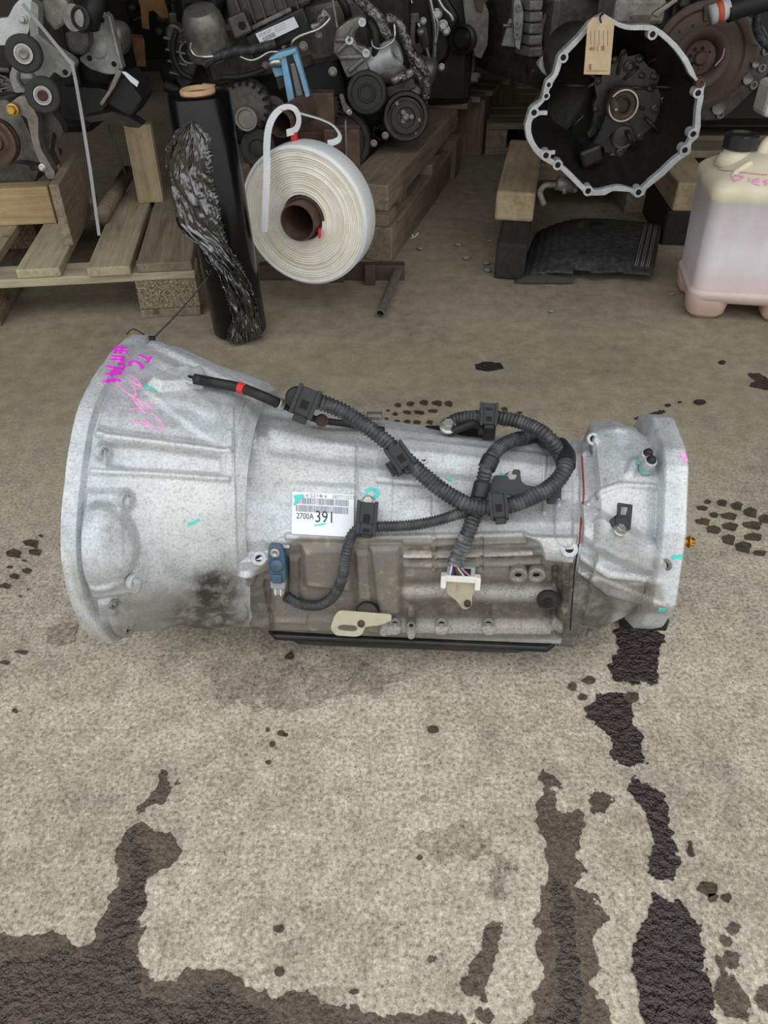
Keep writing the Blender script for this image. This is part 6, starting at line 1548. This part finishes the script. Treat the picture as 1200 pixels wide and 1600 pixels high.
# inner cover with bosses and ribs
YI = YG + .15
cov = [(640, 290), (660, 215), (690, 215), (700, 265), (745, 255), (775, 245), (800, 290), (830, 330), (880, 350), (895, 390), (880, 430), (900, 500), (935, 520), (930, 600), (900, 660), (905, 690), (860, 720), (790, 740), (770, 800), (720, 850), (700, 890), (600, 890), (560, 840), (545, 790), (560, 720), (520, 700), (500, 740), (465, 760), (455, 735), (490, 690), (500, 600), (490, 560), (515, 520), (500, 440), (500, 400), (540, 395), (570, 330)]
def sc7(x, y): px, py = g7(x, y); return (px, py)
IC = plate('inner_cover', 'wet_casting', [sc7(x, y) for x, y in cov], YI, .03, GB, .005, .004)
for x, y, r in ((770, 280, 22), (860, 385, 22), (915, 525, 20), (940, 578, 22), (900, 668, 18), (865, 580, 26), (518, 412, 22), (505, 580, 18), (545, 618, 14), (650, 845, 24), (605, 870, 20), (695, 872, 20), (770, 750, 20), (710, 325, 34), (785, 378, 18), (835, 460, 18), (620, 280, 20), (672, 235, 18)):
    px, py = g7(x, y); disc('boss', 'wet_casting', px, py, YI - .002, [(r * .258, -3), (r * .258, 4), (r * .17, 5), (r * .12, 3), (0, 3)], IC, Vector((0, -1, .05)), 18)
for q in ([(650, 440), (640, 380), (620, 320)], [(720, 440), (745, 340), (765, 290)], [(760, 470), (820, 420), (855, 390)], [(790, 520), (850, 522), (905, 525)], [(780, 590), (840, 630), (890, 660)], [(740, 660), (765, 740)], [(590, 470), (540, 430), (520, 410)], [(520, 520), (560, 500), (590, 480)]):
    MB().tube([tuple(gplane(x, y, YI - .004)) for x, y in q], .0045, 8).build('rib', 'wet_casting', IC)
px, py = g7(668, 745); disc('bearing_cap', 'wet_casting', px, py, YI, [(19, 0), (19, 4), (17, 5), (15, 4), (0, 6)], IC, Vector((0, -1, .05)), 30)
for x0, y0, x1, y1 in ((330, 495, 505, 500), (930, 508, 1110, 508), (905, 350, 1040, 300), (400, 780, 490, 680), (880, 700, 980, 800), (770, 780, 800, 890)):
    MB().tube([tuple(gplane(x0, y0, YI - .02)), tuple(gplane(x1, y1, YI - .03))], .005, 8).build('web', 'oily_casting', GB)
# clutch fork and release bearing
plate('release_fork', 'rubber', [sc7(x, y) for x, y in ((570, 610), (600, 650), (690, 660), (660, 690), (600, 730), (560, 790), (520, 850), (490, 860), (465, 830), (500, 780), (540, 700))], YI - .05, .02, GB, .005, .006)
boxp('fork_pivot', 'oily_casting', *g7(470, 860), YI - .05, (.06, .05, .05), GB, (0, -.4, 0), .01)
px, py = g7(672, 560)
rb = disc('release_bearing', 'rust', px, py, YI - .05, [(25, -26), (25, 0), (23, 2), (20, 2), (19, -2), (14, -2), (13, -12), (0, -12)], GB, Vector((0, -1, .03)), 44)
disc('bearing_race', 'bright_steel', px, py, YI - .05, [(23.5, 1), (23, 3), (21, 3), (20.5, 1)], rb, Vector((0, -1, .03)), 44, caps=False)
disc('inner_sleeve', 'dark_steel', px, py, YI - .045, [(14, -4), (14, 2), (11, 2), (10, -6), (0, -6)], rb, Vector((0, -1, .03)), 36)
MB().cyl(gplane(675, 555, YI), gplane(652, 605, YI - .10), .011, .010, 18).build('input_shaft', 'rust', GB); MB().cyl(gplane(652, 605, YI - .10), gplane(650, 610, YI - .112), .006, .005, 14).build('shaft_tip', 'dull_steel', GB)
# rest of the box behind and the slave cylinder below
MB().cyl(gplane(625, 520, YG + .2), gplane(625, 480, YG + .6), .12, .09, 32).build('gear_case', 'dark_casting', GB)
MB().box(gplane(625, 760, YG + .36), (.16, .3, .12), None, .01).build('case_foot', 'dark_casting', GB)
sl = MB().cyl(gy(870, 285, 2.3), gy(900, 292, 2.3), .02, .018, 18).build('slave_cylinder', 'old_casting', GB)
MB().tube([tuple(p) for p in smooth_path([gy(867, 289, 2.29), gy(852, 290, 2.28), gy(844, 300, 2.28), gy(847, 312, 2.28), gy(850, 320, 2.28)], .004)], .0085, 12).build('fluid_hose', 'old_casting', sl)
MB().cyl(gy(882, 292, 2.29), gy(882, 303, 2.285), .008, .006, 12).build('bleed_nipple', 'old_casting', sl); MB().cyl(gy(896, 292, 2.29), gy(900, 300, 2.285), .007, .007, 12).build('bleed_nipple', 'old_casting', sl)
# manila tag
t = NT('manila'); v = t.pos(); t.out(t.ramp(t.noise(v, 40, 4), [(.3, sr(196, 172, 140)), (.7, sr(216, 194, 160))]), .85)
def tq(x, y, Y=YG - .03): return gy(*g7(x, y), Y)
TG = empty('paper_tag', tq(525, 370), 'manila paper tag hanging over the open gearbox rim', 'tag')
tp = [(458, 65), (490, 28), (585, 28), (620, 60), (592, 375), (434, 372)]
vs = [tuple(tq(x, y)) for x, y in tp] + [tuple(tq(x, y) + Vector((0, .002, 0))) for x, y in tp]; n_ = 6
MB().add(vs, [tuple(range(n_)), tuple(reversed(range(n_, 2 * n_)))] + [(i, (i + 1) % n_, n_ + (i + 1) % n_, n_ + i) for i in range(n_)]).build('card', 'manila', TG)
px, py = g7(541, 60); disc('eyelet', 'white_plastic', px, py, YG - .031, [(3, 0), (3, .4), (1.4, .4)], TG, Vector((0, -1, 0)), 16)
MB().tube([tuple(p) for p in smooth_path([tq(541, 62, YG - .034), tq(532, 30, YG - .03), tq(545, 8, YG - .005), tq(560, 20, YG + .01)], .003)], .0022, 8).build('tie_wire', 'black_plastic', TG)
plain('tag_ink', sr(160, 120, 96), .8, 0, .2, 200)
mk = MB()
for x0, y0, x1, y1 in ((475, 105, 478, 190), (500, 105, 503, 195), (525, 106, 528, 198), (552, 106, 555, 200), (578, 108, 581, 200), (470, 208, 490, 226), (495, 200, 500, 230), (515, 195, 520, 232), (540, 200, 560, 226), (465, 310, 480, 345), (450, 350, 575, 353)):
    mk.add([tuple(tq(a, b, YG - .0312)) for a, b in ((x0, y0), (x1, y0), (x1, y1), (x0, y1))], [(0, 1, 2, 3)])
mk.build('printed_text', 'tag_ink', TG)
bit = MB()

# ------------------------------------------------------------------ far right engine with flywheel plate
RE = empty('engine', tuple(gz(1120, 190, .2)), 'dark engine at the far right with rusty flywheel plate facing out', 'engine')
YR = 2.75
def g8(x, y): return (1000 + x / 6, y / 6)
boxp('engine_block', 'oily_casting', 1170, 60, 3.12, (.6, .5, .46), RE, bev=.03); dress(gy(1170, 60, 3.12), (.6, .5, .46), RE, 5)
px, py = g8(570, 545)
disc('flywheel', 'rusty_steel', px, py, YR, [(74, -14), (76, -10), (76, -2), (72, 0), (66, 1), (62, -2), (58, -1), (46, 2), (42, 5), (36, 5), (30, 2), (26, -4), (24, -8), (0, -8)], RE, Vector((-.1, -1, .06)), 64)
hub = disc('flywheel_hub', 'rust', px, py, YR - .0, [(23, -8), (23, -4), (18, -3), (11, -2), (10, 2), (8, 4), (0, 4)], RE, Vector((-.1, -1, .06)), 40)
for k in range(8):
    th = 2 * PI * k / 8 + .2; a, b = px + 16 * math.cos(th), py + 16 * math.sin(th); hole(a, b, YR + .004, 2.6, hub)
for k in range(14):
    th = 2 * PI * k / 14; a, b = px + 53 * math.cos(th), py + 53 * math.sin(th); disc('rivet', 'dark_steel', a, b, YR - .001, [(1.8, 0), (1.6, 1.5), (0, 2)], RE, n=10)
for th in (-1.35, -.1, 1.9):
    a, b = px + 74 * math.cos(th), py + 74 * math.sin(th); boxp('flywheel_lug', 'rusty_steel', a, b, YR + .01, (.045, .02, .05), RE, (0, -th, 0), .004); hbolt(a, b, YR - .002, 3.2, RE, 'gold_zinc' if th > -.5 and th < 0 else 'dull_steel')
hose('mark', 'pale_pink_marker', [(*g8(790, 455), YR - .014), (*g8(770, 540), YR - .014), (*g8(700, 620), YR - .014)], .002, RE)
bp = [(1100, 30), (1160, 20), (1195, 40), (1215, 90), (1205, 110), (1180, 140), (1150, 170), (1128, 188), (1100, 190), (1060, 180), (1030, 120), (1050, 60)]
plate('bell_plate', 'dark_casting', bp, YR + .05, .04, RE, .006, .01)
for a, b in ((1190, 106), (1177, 133), (1125, 179), (1196, 80)): disc('plate_boss', 'old_casting', a, b, YR + .048, [(6, 0), (6, 3), (3.2, 3), (3, 0), (0, 0)], RE, n=18)
for a, b, r in ((1168, 123, 8), (1122, 168, 10), (1180, 100, 6)): disc('core_plug', 'dull_steel', a, b, YR + .046, [(r, 0), (r, 3), (r * .8, 2), (0, 1)], RE, n=24)
hose('big_hose', 'rubber', [(1136, 18, 2.62), (1165, 8, 2.62), (1215, -4, 2.62)], .03, RE)
plain('white_print', sr(214, 218, 222), .5, 0, .05); plain('orange_print', sr(206, 96, 56), .5, 0, .1)
MB().cyl(gy(1110, 24, 2.62), gy(1139, 13, 2.62), .026, .027, 20).build('hose_wrap', 'white_print', RE); MB().cyl(gy(1119, 20, 2.619), gy(1128, 17, 2.619), .0272, .0275, 20).build('hose_band', 'orange_print', RE)
hose('side_loom', 'conduit', [(1185, 20, 2.7), (1182, 40, 2.7), (1190, 60, 2.7), (1205, 75, 2.7)], .014, RE, corr=True)
plate('lever', 'dull_steel', [(1018, 24), (1024, 18), (1048, 2), (1056, -4), (1060, 2), (1035, 20), (1028, 28)], 2.4, .015, RE, .003)
boxp('white_container', 'white_plastic', 1214, 152, 2.45, (.09, .10, .09), RE, bev=.014); hose('container_link', 'white_plastic', [(1230, 152, 2.46), (1235, 150, 2.7), (1230, 140, 2.9)], .03, RE)  # white container of unclear kind, joined to the block by a link tube
bd = empty('pallet', tuple(gz(1150, 215, 0)), 'pallet under the far right engine, behind the fuel can', 'pallet')
F5 = Frame((.78, 2.75, 0), 0)
for k in range(3): board(F5, -.1, 1.1, .0 + .2 * k, .13 + .2 * k, .1805, .205, 'old_wood', bd, 'deck_board')
board(F5, .06, .15, .0, .6, 0, .18, 'old_wood', bd, 'stringer'); board(F5, .9, 1.0, .0, .6, 0, .18, 'old_wood', bd, 'stringer')

# ------------------------------------------------------------------ gearbox behind, between middle engine and open gearbox
GX = empty('gearbox', tuple(gz(860, 130, .13)), 'grey gearbox half hidden behind the paper tag', 'gearbox')
YX = 3.05
disc('bell', 'dark_casting', 900, 60, YX, [(78, -40), (80, -8), (76, 0), (62, 2), (58, -6), (50, -20), (30, -30), (0, -30)], GX, Vector((-.55, -1, .2)), 56)
disc('bell_ring', 'old_casting', 900, 58, YX - .06, [(62, 0), (62, 4), (56, 4), (55, 0)], GX, Vector((-.55, -1, .2)), 56, caps=False)
plate('side_flange', 'grey_plate', [(803, 2), (812, -4), (818, 20), (816, 50), (812, 78), (806, 74), (802, 40)], YX - .05, .05, GX, .004, .004)
for a, b in ((807, 38), (807, 55), (810, 12)): disc('boss', 'old_casting', a, b, YX - .052, [(5, 0), (5, 4), (2.4, 4), (2.2, 1), (0, 1)], GX, n=16)
plate('side_panel', 'grey_plate', [(784, 72), (796, 30), (804, 28), (806, 74)], YX, .03, GX, .003)
for k in range(5): boxp('case_rib', 'old_casting', 826, 6 + 18 * k, YX - .02, (.05, .1, .03), GX, (0, 0, .4), .006)
boxp('gear_case', 'dark_casting', 850, 50, YX + .25, (.28, .5, .3), GX, (0, 0, .4), .03)
disc('flange_stub', 'bright_casting', 858, 100, YX - .18, [(16, -16), (16, 0), (12, 2), (0, 2)], GX, Vector((.2, -.8, .4)), 24); boxp('mount_foot', 'dark_steel', 838, 112, YX - .15, (.06, .08, .05), GX, (.3, .2, 0), .01)
hose('breather', 'dull_steel', [(786, 40, YX), (800, 40, YX)], .006, GX)
boxp('top_cover', 'old_casting', 985, 12, 2.56, (.14, .2, .06), GB, bev=.01)
for a in (968, 1000): hbolt(a, 10, 2.48, 5, GB, 'zinc', d=(0, -.3, 1))
disc('top_port', 'dull_steel', 998, 25, 2.48, [(20, -6), (20, 4), (14, 6), (0, 6)], GB, Vector((0, -.3, 1)), 28)

# ------------------------------------------------------------------ engine further back in the middle
CE = empty('engine', tuple(gz(700, 110, .2)), 'dark engine further back, right of the middle engine, silver pipes on its side', 'engine')
YC = 3.25
boxp('engine_block', 'oily_casting', 665, 35, YC + .3, (.34, .5, .5), CE, bev=.03); dress(gy(665, 35, YC + .3), (.34, .5, .5), CE, 6)
plate('side_cover', 'oily_casting', [(600, -10), (690, -20), (720, 30), (700, 95), (660, 120), (610, 100)], YC + .02, .06, CE, .02, .02)
plate('gear_end', 'old_casting', [(722, -10), (752, -10), (764, 20), (762, 70), (752, 92), (742, 88), (728, 40)], YC, .08, CE, .008, .006)
plate('rust_plate', 'rust', [(738, -8), (758, -8), (754, 20), (744, 16)], YC - .01, .01, CE, .002)
for pts in ([(670, -8), (676, 20), (680, 50), (679, 92)], [(676, 16), (684, 40), (680, 70)], [(682, -6), (692, 12), (704, 24), (708, 34)], [(640, -4), (650, 30), (662, 60), (672, 100)]):
    hose('side_pipe', 'bright_steel', [(a, b, YC - .03) for a, b in pts], .008, CE)
disc('side_pulley', 'oily_casting', 720, 62, YC - .02, [(22, -16), (22, 0), (18, 2), (15, -2), (10, 2), (0, 2)], CE, Vector((-.4, -1, .1)), 30)
for a, b, r in ((623, 10, 5), (645, 26, 4), (683, 22, 6), (692, 40, 6), (697, 48, 5), (676, 100, 4), (690, 105, 4), (661, 33, 4)): hbolt(a, b, YC - .02, r, CE, 'zinc')
disc('round_cover', 'dark_casting', 650, 70, YC + .01, [(20, 0), (20, 6), (16, 8), (13, 6), (0, 6)], CE, n=30)

# ------------------------------------------------------------------ dim stock further back on the left
far = [('rear_engine', 'oily_casting', 215, 40, 5.6, (.5, .5, .5)), ('rear_engine', 'oily_casting', 95, 20, 4.6, (.5, .4, .5)), ('rear_engine', 'oily_casting', 550, 10, 5.2, (.8, .5, .6)), ('rear_engine', 'oily_casting', 830, 20, 5.2, (.6, .5, .55))]
labs = ['dim engine block in the dark gap between left and middle engines', 'dim engine block behind the left engine', 'dim engine block far behind the middle engine', 'dim engine block far behind the grey gearbox']
for (nm, m, a, b, Y, sz), lb_ in zip(far, labs):
    p = gy(a, b, Y); E = empty(nm, (p.x, p.y, 0), lb_, 'engine')
    MB().box((p.x, p.y + .1, max(.1, sz[2] / 2 + .05)), sz, None, .03).build('engine_block', m, E); dress((p.x, p.y + .1, max(.1, sz[2] / 2 + .05)), sz, E, int(a))
    MB().box((p.x, p.y + .1, .02), (sz[0] * .9, sz[1], .1), None, .01).build('support', 'black_wood', E)
    for k in range(14):
        q = gy(a + random.uniform(-40, 40), b + random.uniform(-45, 40), Y - .14)
        if random.random() < .5: MB().cyl(q, q + Vector((0, -.05, .01)), random.uniform(.015, .045), None, 18).build('fitting', random.choice(('dark_casting', 'oily_casting', 'rust')), E)
        else: MB().tube([tuple(p_) for p_ in smooth_path([q, q + Vector((random.uniform(-.08, .08), -.05, random.uniform(-.06, .06))), q + Vector((random.uniform(-.15, .15), .0, random.uniform(-.1, .1)))], .01)], random.uniform(.004, .012), 8).build('pipe', random.choice(('dark_casting', 'rubber', 'dull_steel')), E)
t = NT('kraft_card'); v = t.pos(); t.out(t.ramp(t.noise(v, 20, 4), [(.3, sr(120, 86, 54)), (.7, sr(164, 122, 82))]), .9)
cb_ = plate('cardboard_sheet', 'kraft_card', [(214, -12), (252, -12), (262, 18), (266, 30), (250, 26), (240, 16), (232, 18), (233, 46), (222, 44), (220, 16)], 3.3, .006, None, 0)
tag(cb_, 'torn brown cardboard piece in the dark gap left of the middle engine', 'cardboard')
cb2 = boxp('cardboard_box', 'kraft_card', 204, 78, 3.3, (.10, .10, .09), None, (0, .1, .3), .002); tag(cb2, 'small crumpled cardboard box in the dark gap beside the grey mount plate', 'box')
wpipe = MB().cyl(gy(300, -6, 2.9), gy(302, 16, 2.88), .035, None, 24).build('grey_pipe', 'grey_plastic'); tag(wpipe, 'pale grey pipe end above the filter canister', 'pipe')
hs = hose('radiator_hose', 'rubber', [(292, 22, 2.8), (312, 22, 2.8), (332, 12, 2.8), (342, -6, 2.8)], .028, None); tag(hs, 'black rubber hose under the pale pipe end at the top', 'hose')
